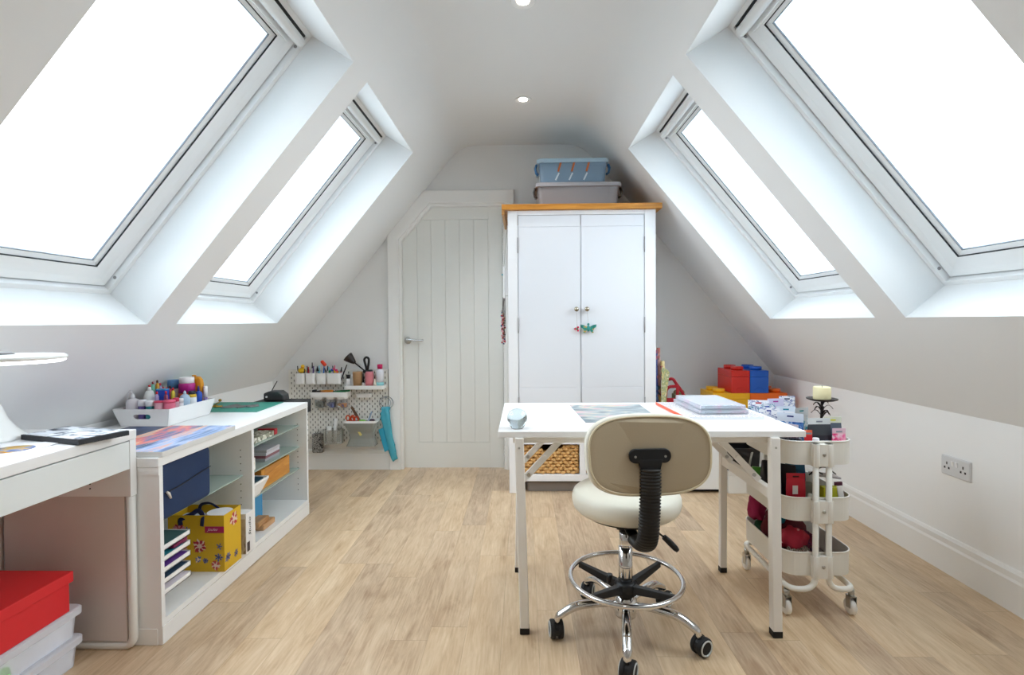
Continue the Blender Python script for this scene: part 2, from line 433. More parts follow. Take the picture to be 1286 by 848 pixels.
# lining and architrave
mb = MB()
for (a, b) in (((-.945, 0), (-.925, 0)),):
    mb.loft([[(-.945, y, 0), (-.922, y, 0), (-.922, y, 1.744), (-.697, y, 2.003), (-.150, y, 2.003), (-.150, y, 0), (-.128, y, 0), (-.128, y, 2.026), (-.708, y, 2.026), (-.945, y, 1.753)] for y in (3.893, 4.0)])
struct('trim_1', mb, trimw, bevel=.002)
mb = MB()
mb.loft([[(-1.027, y, 0), (-.940, y, 0), (-.940, y, 1.755), (-.706, y, 2.022), (-.132, y, 2.022), (-.132, y, 0), (-.066, y, 0), (-.066, y, 2.118), (-.745, y, 2.118), (-1.027, y, 1.79)] for y in (3.880, 3.909)])
struct('trim_2', mb, trimw, bevel=.004)

# ------------------------------------------------------------------ ceiling lights
lamp_glow = mat('lamp_glow', 'fff4e4', emit=30)
for i, y in enumerate((2.165, 3.117, 1.21, .26)):  # last two positions are unseen spotlights added for their light
    lab = ['round recessed spotlight at the top edge of the ceiling, nearer one', 'round recessed spotlight further back, in front of the wardrobe',
           'added unseen spotlight above the near end of the table', 'added spotlight nearest the back wall, overhead and out of view'][i]
    t = thing('ceiling_spotlight', lab, 'ceiling light', (.007, y, HC), 'recessed ceiling spotlights')
    mb = MB(); mb.lathe([(.030, -.001), (.046, -.006), (.050, -.005), (.050, -.0005), (.030, -.0005)], (.007, y, HC), 28); obj('trim_ring', mb, wplast, t)
    mb = MB(); mb.lathe([(.0, -.002), (.026, -.002), (.026, -.0005), (0, -.0005)], (.007, y, HC), 24); obj('lamp_lens', mb, lamp_glow, t)
    l = bpy.data.lights.new('spotlight_bulb', 'SPOT'); l.energy = 9; l.spot_size = R(110); l.spot_blend = .6; l.shadow_soft_size = .03; l.color = (1, .95, .9)
    lo = bpy.data.objects.new('spotlight_bulb', l); col.objects.link(lo); lo.parent = t; lo.location = (0, 0, -.012)

# ------------------------------------------------------------------ wall socket
t = thing('wall_socket', 'white double power socket on the right knee wall above the skirting', 'socket', (XR, 2.265, .43))
y0, y1, z0, z1 = 2.192, 2.342, .435, .521
mb = MB(); mb.loft([[(XR, y, z) for y, z in rrect(y0, y1, z0, z1, .006, 3)], [(XR - .007, y, z) for y, z in rrect(y0, y1, z0, z1, .006, 3)], [(XR - .010, y, z) for y, z in rrect(y0 + .004, y1 - .004, z0 + .004, z1 - .004, .005, 3)]])
obj('plate', mb, mat('socket_white', 'd9dadc', .35), t)
for cy in (2.225, 2.309):
    mb = MB()
    for dy, dz, a, b in ((0, .012, .003, .004), (-.011, -.008, .004, .0025), (.011, -.008, .004, .0025)):
        mb.box(XR - .0107, XR - .0095, cy + dy - a, cy + dy + a, .478 + dz - b - .004, .478 + dz + b)
    obj('pin_holes', mb, mat('hole_dark', '3a3434', .8), t)
for cy in (2.257, 2.277):
    mb = MB(); mb.hexa([(XR - .009, cy - .005, .482), (XR - .012, cy - .005, .482), (XR - .012, cy + .005, .482), (XR - .009, cy + .005, .482), (XR - .009, cy - .005, .502), (XR - .015, cy - .005, .502), (XR - .015, cy + .005, .502), (XR - .009, cy + .005, .502)]); obj('switch', mb, wplast, t)

# ================================================================== LEFT SIDE
# ------------------------------------------------------------------ desk
dkw = mat('desk_white', 'eff0f0', .3)
desk = thing('desk', 'white desk with one shallow drawer, under the near left roof window', 'desk', (-1.6, 1.23, 0))
mb = MB(); mb.box(-1.845, -1.345, .69, 1.7505, .730, .762); obj('desk_top', mb, dkw, desk, .002)
mb = MB(); mb.box(-1.84, -1.347, 1.722, 1.750, .535, .7295); obj('side_panel', mb, dkw, desk, .001)
mb = MB(); mb.box(-1.80, -1.375, 1.728, 1.744, .030, .5345); obj('end_board', mb, mat('desk_end_board', 'd9cfca', .45), desk)
mb = MB()
pth = smooth_path([(-1.358, 1.7365, .534), (-1.358, 1.7365, .012), (-1.83, 1.7365, .012), (-1.83, 1.7365, .534)], .035, 5)
mb.tube(pth, (.0125, .014), 12, flat=(0, 1, 0)); obj('leg', mb, wmetal, desk)
mb = MB(); mb.tube([Vector(p) + Vector((0, -1.033, 0)) for p in pth], (.0125, .014), 12, flat=(0, 1, 0)); obj('leg', mb, wmetal, desk)
mb = MB(); mb.box(-1.80, -1.375, .695, .712, .03, .7295); obj('end_board', mb, mat('desk_end_board', 'd9cfca', .45), desk)
mb = MB(); mb.box(-1.842, -1.826, .72, 1.72, .40, .7295); obj('back_panel', mb, dkw, desk)
mb = MB(); mb.box(-1.363, -1.346, .735, 1.718, .632, .7265); dr = obj('drawer', mb, mat('drawer_front', 'e3e8e8', .35), desk, .001)
mb = MB(); mb.box(-1.80, -1.363, .76, 1.69, .65, .72); obj('drawer_box', mb, dkw, dr)
mb = MB()
for z in (.579, .563): mb.cyl((-1.488, 1.7215, z), (-1.488, 1.7205, z), .0028, n=10)
obj('screw_holes', mb, softblack, desk)

# lamp on the desk
lamp = thing('desk_lamp', 'white desk lamp with flared base and glowing round head at left edge', 'lamp', (-1.715, 1.60, .762))
lw = mat('lamp_white', 'f3f5f3', .25)
mb = MB(); mb.lathe([(0, .763), (.098, .763), (.100, .770), (.094, .778), (.076, .797), (.058, .825), (.046, .860), (.036, .885), (.026, .897), (0, .900)], (-1.70, 1.575, 0), 40); obj('base', mb, lw, lamp)
mb = MB(); mb.cyl((-1.672, 1.535, .815), (-1.656, 1.507, .809), .012, .011, 16); obj('power_button', mb, mat('navy_button', '28304c', .4), lamp)
mb = MB(); mb.tube(smooth_path([(-1.70, 1.575, .895), (-1.66, 1.50, .95), (-1.52, 1.36, 1.065), (-1.43, 1.32, 1.058), (-1.38, 1.31, 1.054)], .05), .008, 12); obj('arm', mb, lw, lamp)
hd = MB(); hd.lathe([(0, 1.050), (.09, 1.050), (.113, 1.048), (.120, 1.043), (.120, 1.038), (.116, 1.0355), (0, 1.0355)], (-1.335, 1.30, 0), 48); ho = obj('lamp_head', hd, lw, lamp)
mb = MB(); mb.lathe([(.0, 1.028), (.108, 1.028), (.116, 1.032), (.116, 1.035), (0, 1.035)], (-1.335, 1.30, 0), 48); obj('light_ring', mb, mat('lamp_light', 'f4f4ff', emit=5), lamp, label='glowing underside')
mb = MB(); mb.lathe([(0, 1.056), (.02, 1.056), (.026, 1.0502), (0, 1.0502)], (-1.35, 1.30, 0), 16); obj('head_knob', mb, grey, ho)

# papers and canvas on the desk
def sheet(name, lab, cat, pts, z, m, h=.0008, group=None, bevel=0):
    mb = MB(); mb.loft([[(x, y, z) for x, y in pts], [(x, y, z + h) for x, y in pts]]); return solo(name, mb, m, lab, cat, group, bevel)
paper = mat('print_paper', 'f4f5f7', .5)
p = sheet('art_print', 'small white print of a round blue and yellow picture, on the desk', 'print', [(-1.60, 1.31), (-1.405, 1.345), (-1.425, 1.56), (-1.60, 1.53)], .7640, paper)
mb = MB(); mb.lathe([(0, 0), (1, 0), (1, .0004), (0, .0004)], (0, 0, 0), 40)
mb.bm.transform(Matrix.Translation((-1.487, 1.455, .7650)) @ Matrix.Rotation(R(8), 4, 'Z') @ Matrix.Diagonal((.052, .050, 1, 1)))
obj('round_picture', mb, ramp_mat('round_landscape', [(.30, '3b4f86'), (.44, '7f93bd'), (.5, 'd9b23c'), (.58, 'c98d3a'), (.7, '8f9aa6')], 'noise', (14, 30, 1), 3, .8), p)
sheet('paper_sheet', 'blank white sheet lying under the round picture print on the desk', 'paper', [(-1.62, 1.25), (-1.36, 1.26), (-1.365, 1.50), (-1.62, 1.50)], .7623, paper)
sheet('paper_sheet', 'white sheet with grey edge poking out nearest the desk front', 'paper', [(-1.56, 1.14), (-1.352, 1.18), (-1.368, 1.33), (-1.58, 1.29)], .7634, mat('grey_paper', 'e4e6ee', .5))
cv = thing('canvas_painting', 'thin black-edged canvas with white and grey trees painted on it', 'painting', (-1.46, 1.60, .763))
CP = [(-1.590, 1.585), (-1.337, 1.508), (-1.290, 1.648), (-1.560, 1.720)]
mb = MB(); mb.loft([[(x, y, z) for x, y in CP] for z in (.7632, .779)]); obj('stretcher_frame', mb, mat('black_canvas_edge', '2b2e33', .6), cv, .001)
c = Vector((sum(a for a, b in CP) / 4, sum(b for a, b in CP) / 4)); IN = [c + (Vector(q) - c) * .94 for q in CP]
mb = MB(); mb.loft([[(q.x, q.y, z) for q in IN] for z in (.7795, .7802)])
obj('painted_face', mb, ramp_mat('winter_trees', [(.36, '3c434d'), (.43, '8d97a4'), (.5, 'eef1f5'), (.62, 'dfe6f0'), (.75, '6f7b8c')], 'noise', (9, 16, 1), 6, 1.6), cv)

# red box and clear boxes under the desk
bx = thing('red_box', 'red lidded cardboard box on top of clear boxes under the desk', 'box', (-1.63, 1.45, .195))
rd = mat('red_card', 'dc2a30', .55, bump=.05, bscale=500)
mb = MB(); mb.box(-1.792, -1.478, 1.262, 1.622, .1955, .315); obj('body', mb, rd, bx, .002)
mb = MB(); mb.box(-1.80, -1.470, 1.254, 1.630, .290, .3245); obj('lid', mb, rd, bx, .002)
def clear_box(z, h, lab, seed):
    t = thing('storage_box', lab, 'storage box', (-1.65, 1.46, z), 'clear plastic boxes under the desk')
    cp = clear('milky_plastic', 'fafbff', .28, .2)
    r0 = rrect(-1.815, -1.488, 1.268, 1.656, .02, 4); r1 = rrect(-1.82, -1.482, 1.265, 1.662, .02, 4)
    q0 = rrect(-1.812, -1.491, 1.271, 1.653, .018, 4); q1 = rrect(-1.817, -1.485, 1.268, 1.659, .018, 4)
    mb = MB(); mb.loft([[(x, y, z + h - .012) for x, y in q1], [(x, y, z + .003) for x, y in q0], [(x, y, z + .0005) for x, y in r0], [(x, y, z + h - .012) for x, y in r1]], caps=False, closed=True)
    mb.face([(x, y, z + .002) for x, y in r0]); obj('tub', mb, cp, t)
    mb = MB(); l0 = rrect(-1.828, -1.470, 1.256, 1.672, .024, 4); l1 = rrect(-1.822, -1.476, 1.262, 1.666, .02, 4)
    mb.loft([[(x, y, z + h - .024) for x, y in l0], [(x, y, z + h - .004) for x, y in l0], [(x, y, z + h) for x, y in l1]]); obj('lid', mb, clear('milky_lid', 'f4f5fb', .6, .25), t)
    return t
clear_box(0, .097, 'clear plastic storage box on the floor, bottom of the stack under the desk', 1)
clear_box(.0975, .0975, 'clear plastic storage box directly beneath the red lidded box', 2)
g = 'craft packets inside the clear boxes'
for k, (x, y, z, c_, n_) in enumerate([(-1.56, 1.36, .101, 'f0eff2', 'white'), (-1.55, 1.30, .101, 'c8d4f0', 'pale blue'), (-1.53, 1.42, .101, 'a8d8a0', 'pale green'), (-1.56, 1.52, .101, 'b8bcc8', 'grey'), (-1.54, 1.58, .101, 'e9edf2', 'silvery'), (-1.57, 1.33, .004, 'f0c8d4', 'pale pink'), (-1.56, 1.45, .004, 'b9bfca', 'slate'), (-1.55, 1.57, .004, 'a9b0bb', 'dark grey')]):
    mb = MB(); a = .002 * math.sin(k * 2.1)
    mb.hexa([(x - .05, y - .026, z), (x + .045, y - .026 + a, z), (x + .045, y + .024 + a, z), (x - .05, y + .026, z), (x - .045, y - .025, z + .055), (x + .045, y - .02 + a, z + .05), (x + .04, y + .02 + a, z + .062), (x - .04, y + .025, z + .05)])
    solo('craft_packet', mb, mat('packet_' + c_, c_, .4), '%s craft packet seen through the side of the %s clear box' % (n_, 'upper' if z > .05 else 'lower'), 'packet', g, .008)

# ------------------------------------------------------------------ low open cabinet
cab = thing('open_cabinet', 'long low white open-fronted cabinet along the left wall', 'cabinet', (-1.58, 2.37, 0))
X0, X1, YA, YM, YZ = -1.90, -1.271, 1.7515, 2.375, 2.992
mb = MB(); mb.box(X0, X1, YA, YZ, .628, .660); obj('worktop', mb, white, cab, .002)
hole = mat('hole_dark', '3a3434', .8)
def side(y0, y1, name):
    mb = MB(); mb.box(X0, X1 - .0005, y0, y1, .001, .6275); mb.m(1)
    if y0 > YA + .01:
        for x in (-1.325, -1.80):
            for k in range(13):
                if k not in (3, 8): mb.cyl((x, y0 - .0004, .15 + k * .032), (x, y0 - .001, .15 + k * .032), .0026, n=8)
    return obj(name, mb, [white, hole], cab)
side(YA + .004, YA + .022, 'end_panel'); side(YM - .010, YM + .010, 'divider'); side(YZ - .021, YZ - .003, 'end_panel')
mb = MB(); mb.box(X0, X1 - .0005, YA + .022, YM - .010, .066, .088); mb.box(X0, X1 - .0005, YM + .010, YZ - .021, .066, .088); obj('bottom_board', mb, white, cab)
mb = MB(); mb.box(X1 - .0004, X1 + .002, YA + .0045, YZ - .0035, .001, .0655); obj('plinth', mb, white, cab, .001)
mb = MB(); mb.box(X0, X0 + .012, YA + .022, YM - .010, .088, .6275); mb.box(X0, X0 + .012, YM + .01, YZ - .021, .088, .6275); obj('back_board', mb, white, cab)
mb = MB(); mb.box(-1.62, X1 - .0005, YA + .0005, YA + .004, .600, .6265); obj('end_batten', mb, white, cab)
mb = MB(); mb.box(-1.62, X1 - .016, YA + .0015, YA + .0038, .001, .058); obj('end_plinth', mb, white, cab)
gshelf = clear('green_glass_shelf', 'cfe0da', .42, .08)
for y0, y1, z in ((YA + .024, YM - .012, .417), (YM + .012, YZ - .023, .529), (YM + .012, YZ - .023, .403), (YM + .012, YZ - .023, .278)):
    mb = MB(); mb.box(X0 + .014, -1.315, y0, y1, z - .006, z); obj('glass_shelf', mb, gshelf, cab)
# sunset canvases on the cabinet
sun1 = ramp_mat('sunset_water', [(.30, '3c4f70'), (.40, '6f8cba'), (.48, '9db6e0'), (.54, 'c4cfe6'), (.59, 'f4b498'), (.64, 'a9b8da'), (.74, '4d628c')], 'noise', (20, 4, 1), 6, .9, .35)
sun2 = ramp_mat('sunset_sky', [(.32, '3f4f6c'), (.42, '7c90b8'), (.48, 'e87888'), (.54, 'f59a78'), (.59, 'f8c8a0'), (.68, 'aebbd8')], 'noise', (16, 5, 1), 6, .9, .35)
sun3 = ramp_mat('dusk_blue', [(.35, '1f2c48'), (.5, '33466e'), (.6, '4c6a8e'), (.7, '7c8f6a')], 'noise', (10, 5, 1), 4, 1, .35)
side_w = mat('canvas_side', 'dcdcda', .6)
for x0, x1, y0, y1, m_, lab in ((-1.398, -1.262, 1.760, 2.215, sun1, 'blue and orange sunset canvas nearest the cabinet front'),
                           (-1.545, -1.402, 1.760, 2.215, sun2, 'pink and orange sunset canvas in the middle of three'),
                           (-1.72, -1.549, 1.760, 2.200, sun3, 'dark blue dusk canvas furthest back of the three')):
    t = thing('canvas_picture', lab, 'picture', ((x0 + x1) / 2, 1.99, .66), 'sunset canvases laid flat on the cabinet')
    mb = MB(); mb.box(x0, x1, y0, y1, .6605, .679); obj('stretcher', mb, side_w, t, .001)
    mb = MB(); mb.box(x0 + .001, x1 - .001, y0 + .001, y1 - .001, .6793, .6800); obj('painted_face', mb, m_, t)

# green cutting mat with things on it
sheet('cutting_mat', 'green cutting mat at the far end of the white cabinet top', 'cutting mat', [(-1.80, 2.665), (-1.398, 2.655), (-1.408, 2.978), (-1.80, 2.985)], .6604, mat('mat_green', '2f9180', .5), .002)
mb = MB()
pts = [(-1.665, 2.80), (-1.62, 2.865), (-1.585, 2.845), (-1.555, 2.875), (-1.53, 2.84), (-1.50, 2.865), (-1.475, 2.83), (-1.50, 2.79), (-1.535, 2.80), (-1.56, 2.765), (-1.59, 2.79), (-1.63, 2.76), (-1.655, 2.765)]
mb.loft([[(x, y, .6627) for x, y in pts], [(x, y, .6675 + .004 * math.sin(i * 1.7)) for i, (x, y) in enumerate(pts)]])
solo('felt_cutout', mb, mat('grey_felt', '7d7a7a', .9, bump=.3), 'grey ragged cut-out lying on the green cutting mat', 'cut-out', None, .001)
mb = MB(); mb.lathe([(.012, .6626), (.014, .668), (.010, .674), (0, .676)], (-1.70, 2.80, 0), 16); mb.tube([(-1.715, 2.79, .668), (-1.70, 2.80, .682), (-1.685, 2.806, .690)], .003)
mb.ball((-1.683, 2.808, .700), .0085, 12, 8); mb.tube([(-1.74, 2.77, .666), (-1.71, 2.79, .668), (-1.67, 2.81, .667)], .005)
solo('brass_ornament', mb, mat('brass', 'b08a3e', .3, 1), 'small brass ornament with round head on the mat beside the tray', 'ornament')

# ------------------------------------------------------------------ white tray of paints
tr = thing('storage_tray', 'white flared plastic tray full of paint bottles on the cabinet', 'tray', (-1.755, 2.44, .66))
def tray_wall(z): k = (z - .661) / .081; return (-1.834 - .020 * k, -1.617 + .024 * k, 2.292 - .022 * k, 2.604 + .018 * k)
a, b, c, d = tray_wall(.661); A, B, C, D = tray_wall(.742)
mb = MB(); t_ = .003
# front wall (facing the room end) carries the hand slot: built as panels round the slot
mb.hexa([(a, c, .661), (b, c, .661), (b, d, .661), (a, d, .661), (a, c, .665), (b, c, .665), (b, d, .665), (a, d, .665)])
def wallp(p0, p1, q0, q1, n):
    n = Vector(n) * t_; P = [Vector(v) for v in (p0, p1, q1, q0)]; mb.loft([P, [v + n for v in P]])
wallp((b, c, .661), (b, d, .661), (B, C, .742), (B, D, .742), (-1, 0, 0)); wallp((a, c, .661), (a, d, .661), (A, C, .742), (A, D, .742), (1, 0, 0)); wallp((a, d, .661), (b, d, .661), (A, D, .742), (B, D, .742), (0, -1, 0))
def fp(u, v): # point on the end wall, u across 0..1, v height 0..1
    return Vector((a + (b - a) * u + ((A - a) * (1 - u) + (B - b) * u) * v, c + (C - c) * v, .661 + .081 * v))
sx0, sx1, sz0, sz1 = .33, .66, .42, .70
n_ = 8
L_ = [(sx0 + .055 - .055 * math.sin(math.pi * i / n_), (sz0 + sz1) / 2 - .14 * math.cos(math.pi * i / n_)) for i in range(n_ + 1)]
R_ = [(sx1 - .055 + .055 * math.sin(math.pi * i / n_), (sz0 + sz1) / 2 - .14 * math.cos(math.pi * i / n_)) for i in range(n_ + 1)]
def panel(uv):
    P = [fp(*q) for q in uv]; mb.loft([P, [v + Vector((0, t_, 0)) for v in P]])
panel([(0, 0), (1, 0), (1, .42), (0, .42)]); panel([(0, .70), (1, .70), (1, 1), (0, 1)])
panel([(0, .42)] + L_ + [(0, .70)]); panel([(1, .70)] + R_[::-1] + [(1, .42)])
obj('tray_shell', mb, wplast, tr)

def bottle(name, lab, cat, x, y, z, prof_parts, g=None, extras=None, n=20):
    """prof_parts: list of (part name, material, profile) stacked round one axis"""
    t = thing(name, lab, cat, (x, y, z), g)
    for pn, m_, pr in prof_parts:
        mb = MB(); mb.lathe([(r, z + h) for r, h in pr], (x, y, 0), n); obj(pn, mb, m_, t)
    if extras: extras(t)
    return t
def P_(c, r=.35): return mat('plastic_' + c, c, r)
def jar(x, y, r, h, body, lid, lab, g='paint pots in the white tray', lidh=.02, z=.6655, name='paint_jar'):
    return bottle(name, lab, 'paint jar', x, y, z, [('pot', P_(body), [(0, 0), (r * .93, 0), (r, .004), (r, h - lidh), (0, h - lidh)]), ('lid', P_(lid), [(0, h - lidh + .0002), (r * 1.04, h - lidh + .0002), (r * 1.04, h - .002), (r * .96, h), (0, h)])], g)
def squeeze(x, y, r, h, tip, body, cap, lab, g='squeeze bottles in the white tray', z=.6655, label_c=None):
    parts = [('bottle_body', P_(body), [(0, 0), (r, .001), (r, h * .85), (r * .8, h * .95), (r * .3, h), (0, h)]),
             ('nozzle', P_(cap), [(0, h), (r * .35, h), (r * .28, h + tip * .5), (r * .12, h + tip), (0, h + tip)])]
    if label_c: parts.append(('paper_label', P_(label_c), [(r * 1.015, h * .25), (r * 1.02, h * .25), (r * 1.02, h * .7), (r * 1.015, h * .7)]))
    return bottle('squeeze_bottle', lab, 'bottle', x, y, z, parts, g)
# front row, left to right
mb = MB(); mb.box(-1.834, -1.806, 2.345, 2.372, .6655, .772); solo('paint_box', mb, mat('brick_red', '9c2f22', .5), 'small brick-red carton at left end of the white tray', 'box', None, .001)
t = squeeze(-1.800, 2.325, .0275, .118, .022, 'dcd8dc', 'e8e8ea', 'cloudy squeeze bottle with looped cap strap, left in tray')
mb = MB(); mb.tube([(-1.800, 2.322, .800), (-1.803, 2.322, .818), (-1.808, 2.322, .822), (-1.816, 2.322, .812), (-1.823, 2.322, .793), (-1.824, 2.322, .772)], .0018, 8); obj('cap_strap', mb, P_('e8e8ea'), t)
jar(-1.754, 2.322, .0165, .112, '5a4a8c', 'eceaf0', 'purple paint jar with white lid, beside the cloudy squeeze bottle', lidh=.028)
jar(-1.719, 2.322, .0165, .109, '267d86', 'eceef0', 'teal paint jar with white lid, in front row of tray', lidh=.026)
jar(-1.682, 2.330, .0185, .106, 'd9a6b4', 'd8486a', 'pale pink paint jar with rose lid, in tray front row', lidh=.008)
t = jar(-1.644, 2.345, .024, .108, 'e0718c', 'e6607f', 'larger rose pink jar at front corner of the white tray', lidh=.012)
jar(-1.640, 2.385, .0125, .112, 'c9a2b0', 'c93458', 'small jar with crimson lid, behind the large pink jar', lidh=.018)
jar(-1.640, 2.413, .0145, .104, 'ece9ec', 'f2f0f2', 'small white jar with printed lid near right tray side', lidh=.02)
squeeze(-1.641, 2.450, .0215, .120, .016, 'a9c3da', 'b6cbe0', 'light blue squeeze bottle by the right side of the tray')
t = bottle('glue_bottle', 'white bottle with printed label and yellow shoulder, in tray', 'bottle', -1.640, 2.503, .6655,
           [('bottle_body', P_('eceff2'), [(0, 0), (.0195, .001), (.0195, .098), (0, .098)]), ('shoulder', P_('e2b93a'), [(0, .0982), (.0195, .0982), (.018, .112), (0, .112)]), ('cap', P_('2b2e38'), [(0, .1122), (.016, .1122), (.016, .128), (0, .128)])], 'squeeze bottles in the white tray')
text('label_print', 'CN', .014, frame_m((-1.642, 2.4830, .728), (1, 0, 0), (0, 0, 1)), P_('3a3440'), t)
squeeze(-1.637, 2.548, .017, .122, .026, '1e4fb4', '1c2f86', 'bright blue squeeze bottle with dark cone tip, far right')
# second rows
t = bottle('paint_bottle', 'large magenta paint bottle with broad white cap, tallest in tray', 'bottle', -1.690, 2.540, .6655,
           [('bottle_body', P_('a8b4c4'), [(0, 0), (.036, .001), (.036, .085), (0, .085)]), ('orange_band', P_('d8551e'), [(0, .0852), (.0362, .0852), (.0362, .115), (0, .115)]), ('magenta_band', P_('b52384'), [(0, .1152), (.0362, .1152), (.0362, .157), (.033, .163), (0, .163)]), ('cap', P_('f3f1f4'), [(0, .1632), (.033, .1632), (.033, .190), (.030, .193), (0, .193)])])
t = thing('yellow_jug', 'mustard yellow plastic jug at the back right of tray', 'jug', (-1.676, 2.59, .6655))
mb = MB()
rings = []
for h_, w_, o in ((0, .028, 0), (.10, .033, 0), (.15, .038, 0), (.175, .037, -.004), (.190, .030, -.010)):
    rings.append([(x, y, .6655 + h_) for x, y in rrect(-1.676 - w_ + o, -1.676 + w_ + o, 2.578, 2.603, .010, 4)])
mb.loft(rings); obj('jug_body', mb, P_('d9941c', .4), t, smooth=True)
mb = MB(); mb.lathe([(0, 0), (.010, 0), (.010, .008), (0, .010)], (-1.685, 2.590, .855), 16); obj('cap', mb, P_('d08a18'), t)
bottle('glue_stick', 'white glue tube with purple label in front of yellow jug', 'glue', -1.626, 2.588, .6655, [('tube_body', P_('8f7fb4'), [(0, 0), (.0095, .001), (.0095, .085), (0, .085)]), ('cap', P_('f2f0f2'), [(0, .0852), (.0098, .0852), (.0098, .138), (.008, .141), (0, .141)])])
t = jar(-1.760, 2.552, .030, .178, 'd8d3cc', '5d92c8', 'tall tub with blue lid against the slope, back of tray', lidh=.042)
t = bottle('glue_bottle', 'plump white bottle with red tip, middle of the tray', 'bottle', -1.766, 2.385, .6655, [('bottle_body', P_('e6eae8'), [(0, 0), (.023, .001), (.023, .118), (.014, .145), (0, .147)]), ('nozzle', P_('f0f0f0'), [(0, .1472), (.008, .1472), (.006, .163), (0, .164)]), ('tip', P_('c92c34'), [(0, .1642), (.005, .1642), (.005, .171), (0, .173)])], 'squeeze bottles in the white tray')
mb = MB(); mb.box(-1.752, -1.706, 2.405, 2.435, .6655, .810); t = solo('paint_box', mb, P_('2550c8'), 'royal blue carton standing amid the red-tipped bottles', 'box', None, .001)
mb = MB(); mb.box(-1.7525, -1.7055, 2.4045, 2.4355, .810, .815); obj('box_lid', mb, P_('3a9ad0'), t)
for k, (x, y, h_, body, cap, nm) in enumerate([(-1.779, 2.425, .182, '79c3a8', '8c2630', 'mint green'), (-1.775, 2.450, .186, 'd8a43a', '5a2c20', 'amber'), (-1.779, 2.475, .169, 'a9a4d4', 'c82f3c', 'lilac'), (-1.782, 2.500, .147, '9c2a34', 'c82f3c', 'dark red'), (-1.733, 2.455, .150, '4d7a5c', 'c02838', 'bottle green'), (-1.732, 2.476, .155, 'b02a30', '3a1a1c', 'scarlet'), (-1.692, 2.440, .150, 'd9c43c', 'd02a34', 'lemon yellow'), (-1.724, 2.375, .141, 'b8a8d8', 'd02c3c', 'pale violet'), (-1.684, 2.380, .142, '8c3a60', 'd02c3c', 'plum')]):
    bottle('paint_tube', '%s fine-tipped paint bottle with %s nozzle in the tray' % (nm, 'dark' if cap in ('5a2c20', '3a1a1c', '8c2630') else 'red'), 'paint bottle', x, y, .6655,
           [('tube_body', P_(body), [(0, 0), (.0085, .001), (.0085, h_ - .022), (.0035, h_ - .010), (0, h_ - .010)]), ('nozzle', P_(cap), [(0, h_ - .0098), (.0048, h_ - .0098), (.0040, h_ + .001), (0, h_ + .003)])], 'fine-tipped paint bottles in the tray', n=12)


# ------------------------------------------------------------------ inside the cabinet, near bay
pc = thing('zip_pouch', 'navy blue zipped case upright on the upper glass shelf, near bay', 'pouch', (-1.30, 1.94, .418))
mb = MB(); 
rings = [[(-1.297 + dx, y, z) for y, z in rrect(1.786 + i, 2.088 - i, .4185 + i, .622 - i, .014, 4)] for dx, i in ((-.060, .010), (-.054, .002), (-.006, .0), (0, .006), (.001, .012))]
nv = mat('navy_fabric', '1d3358', .75, bump=.12, bscale=250, var=.08)
mb.loft(rings); obj('case_body', mb, nv, pc)
mb = MB(); mb.tube([(-1.2948, 1.815, .515), (-1.2948, 1.90, .518), (-1.2948, 2.0, .530), (-1.2948, 2.085, .538)], (.0035, .0022), 8); zp = obj('zip', mb, softblack, pc)
mb = MB(); mb.tube([(-1.290, 1.818, .520), (-1.287, 1.824, .512), (-1.286, 1.833, .492)], lambda t_: .0035 + .002 * math.sin(t_ * 3), 8); obj('zip_pull', mb, mat('cream_pull', 'e6dfd8', .5), zp)
# letter trays
lt = thing('letter_tray_stack', 'stack of five slim white paper trays in cabinet near bay', 'paper tray', (-1.45, 1.85, .088))
for k in range(5):
    z = .160 + k * .040; x1 = -1.282
    mb = MB(); y0, y1 = 1.781, 1.932
    mb.box(-1.58, x1, y0, y1, z, z + .003); mb.box(x1 - .003, x1, y0, y1, z, z + .018); mb.box(-1.58, x1, y0, y0 + .003, z, z + .018); mb.box(-1.58, x1, y1 - .003, y1, z, z + .018)
    obj('tray_tier', mb, white, lt)
for x in (-1.57, -1.40):
    for y in (1.7775, 1.9325): mb = MB(); mb.box(x, x + .012, y, y + .003, .0885, .336); obj('tier_post', mb, white, lt)
for k, (c_, nm, yy) in enumerate((('ece6f0', 'white', 0), ('2a4a66', 'dark blue', .01), ('6a3f9c', 'purple', 0), ('2f93a4', 'teal', .01), ('7c2850', 'maroon', 0), ('34585a', 'dark green', 0))):
    tier = (0, 1, 2, 3, 3, 4)[k]; z = .1635 + tier * .040 + (.0165 if k == 4 else 0)
    mb = MB(); y0 = 1.788 if k != 4 else 1.85; y1 = 1.925 if k != 3 else 1.90
    mb.hexa([(-1.56, y0, z), (-1.290, y0, z), (-1.290, y1, z), (-1.56, y1, z), (-1.56, y0, z + .012), (-1.290, y0, z + .010), (-1.290, y1, z + .013), (-1.56, y1, z + .016)])
    solo('card_stack', mb, mat('card_' + c_, c_, .5), '%s card sheets in the %s white paper tray' % (nm, ('lowest', 'second from bottom', 'middle', 'fourth from bottom', 'fourth from bottom', 'top')[k]), 'card', 'card in the paper trays')
mb = MB(); mb.bar((-1.44, 1.79, .362), (-1.42, 1.93, .380), .018, .008)
solo('pine_strip', mb, mat('pale_pine', 'dcb98c', .5), 'pale pine strip lying slanted on the top paper tray', 'wood strip')

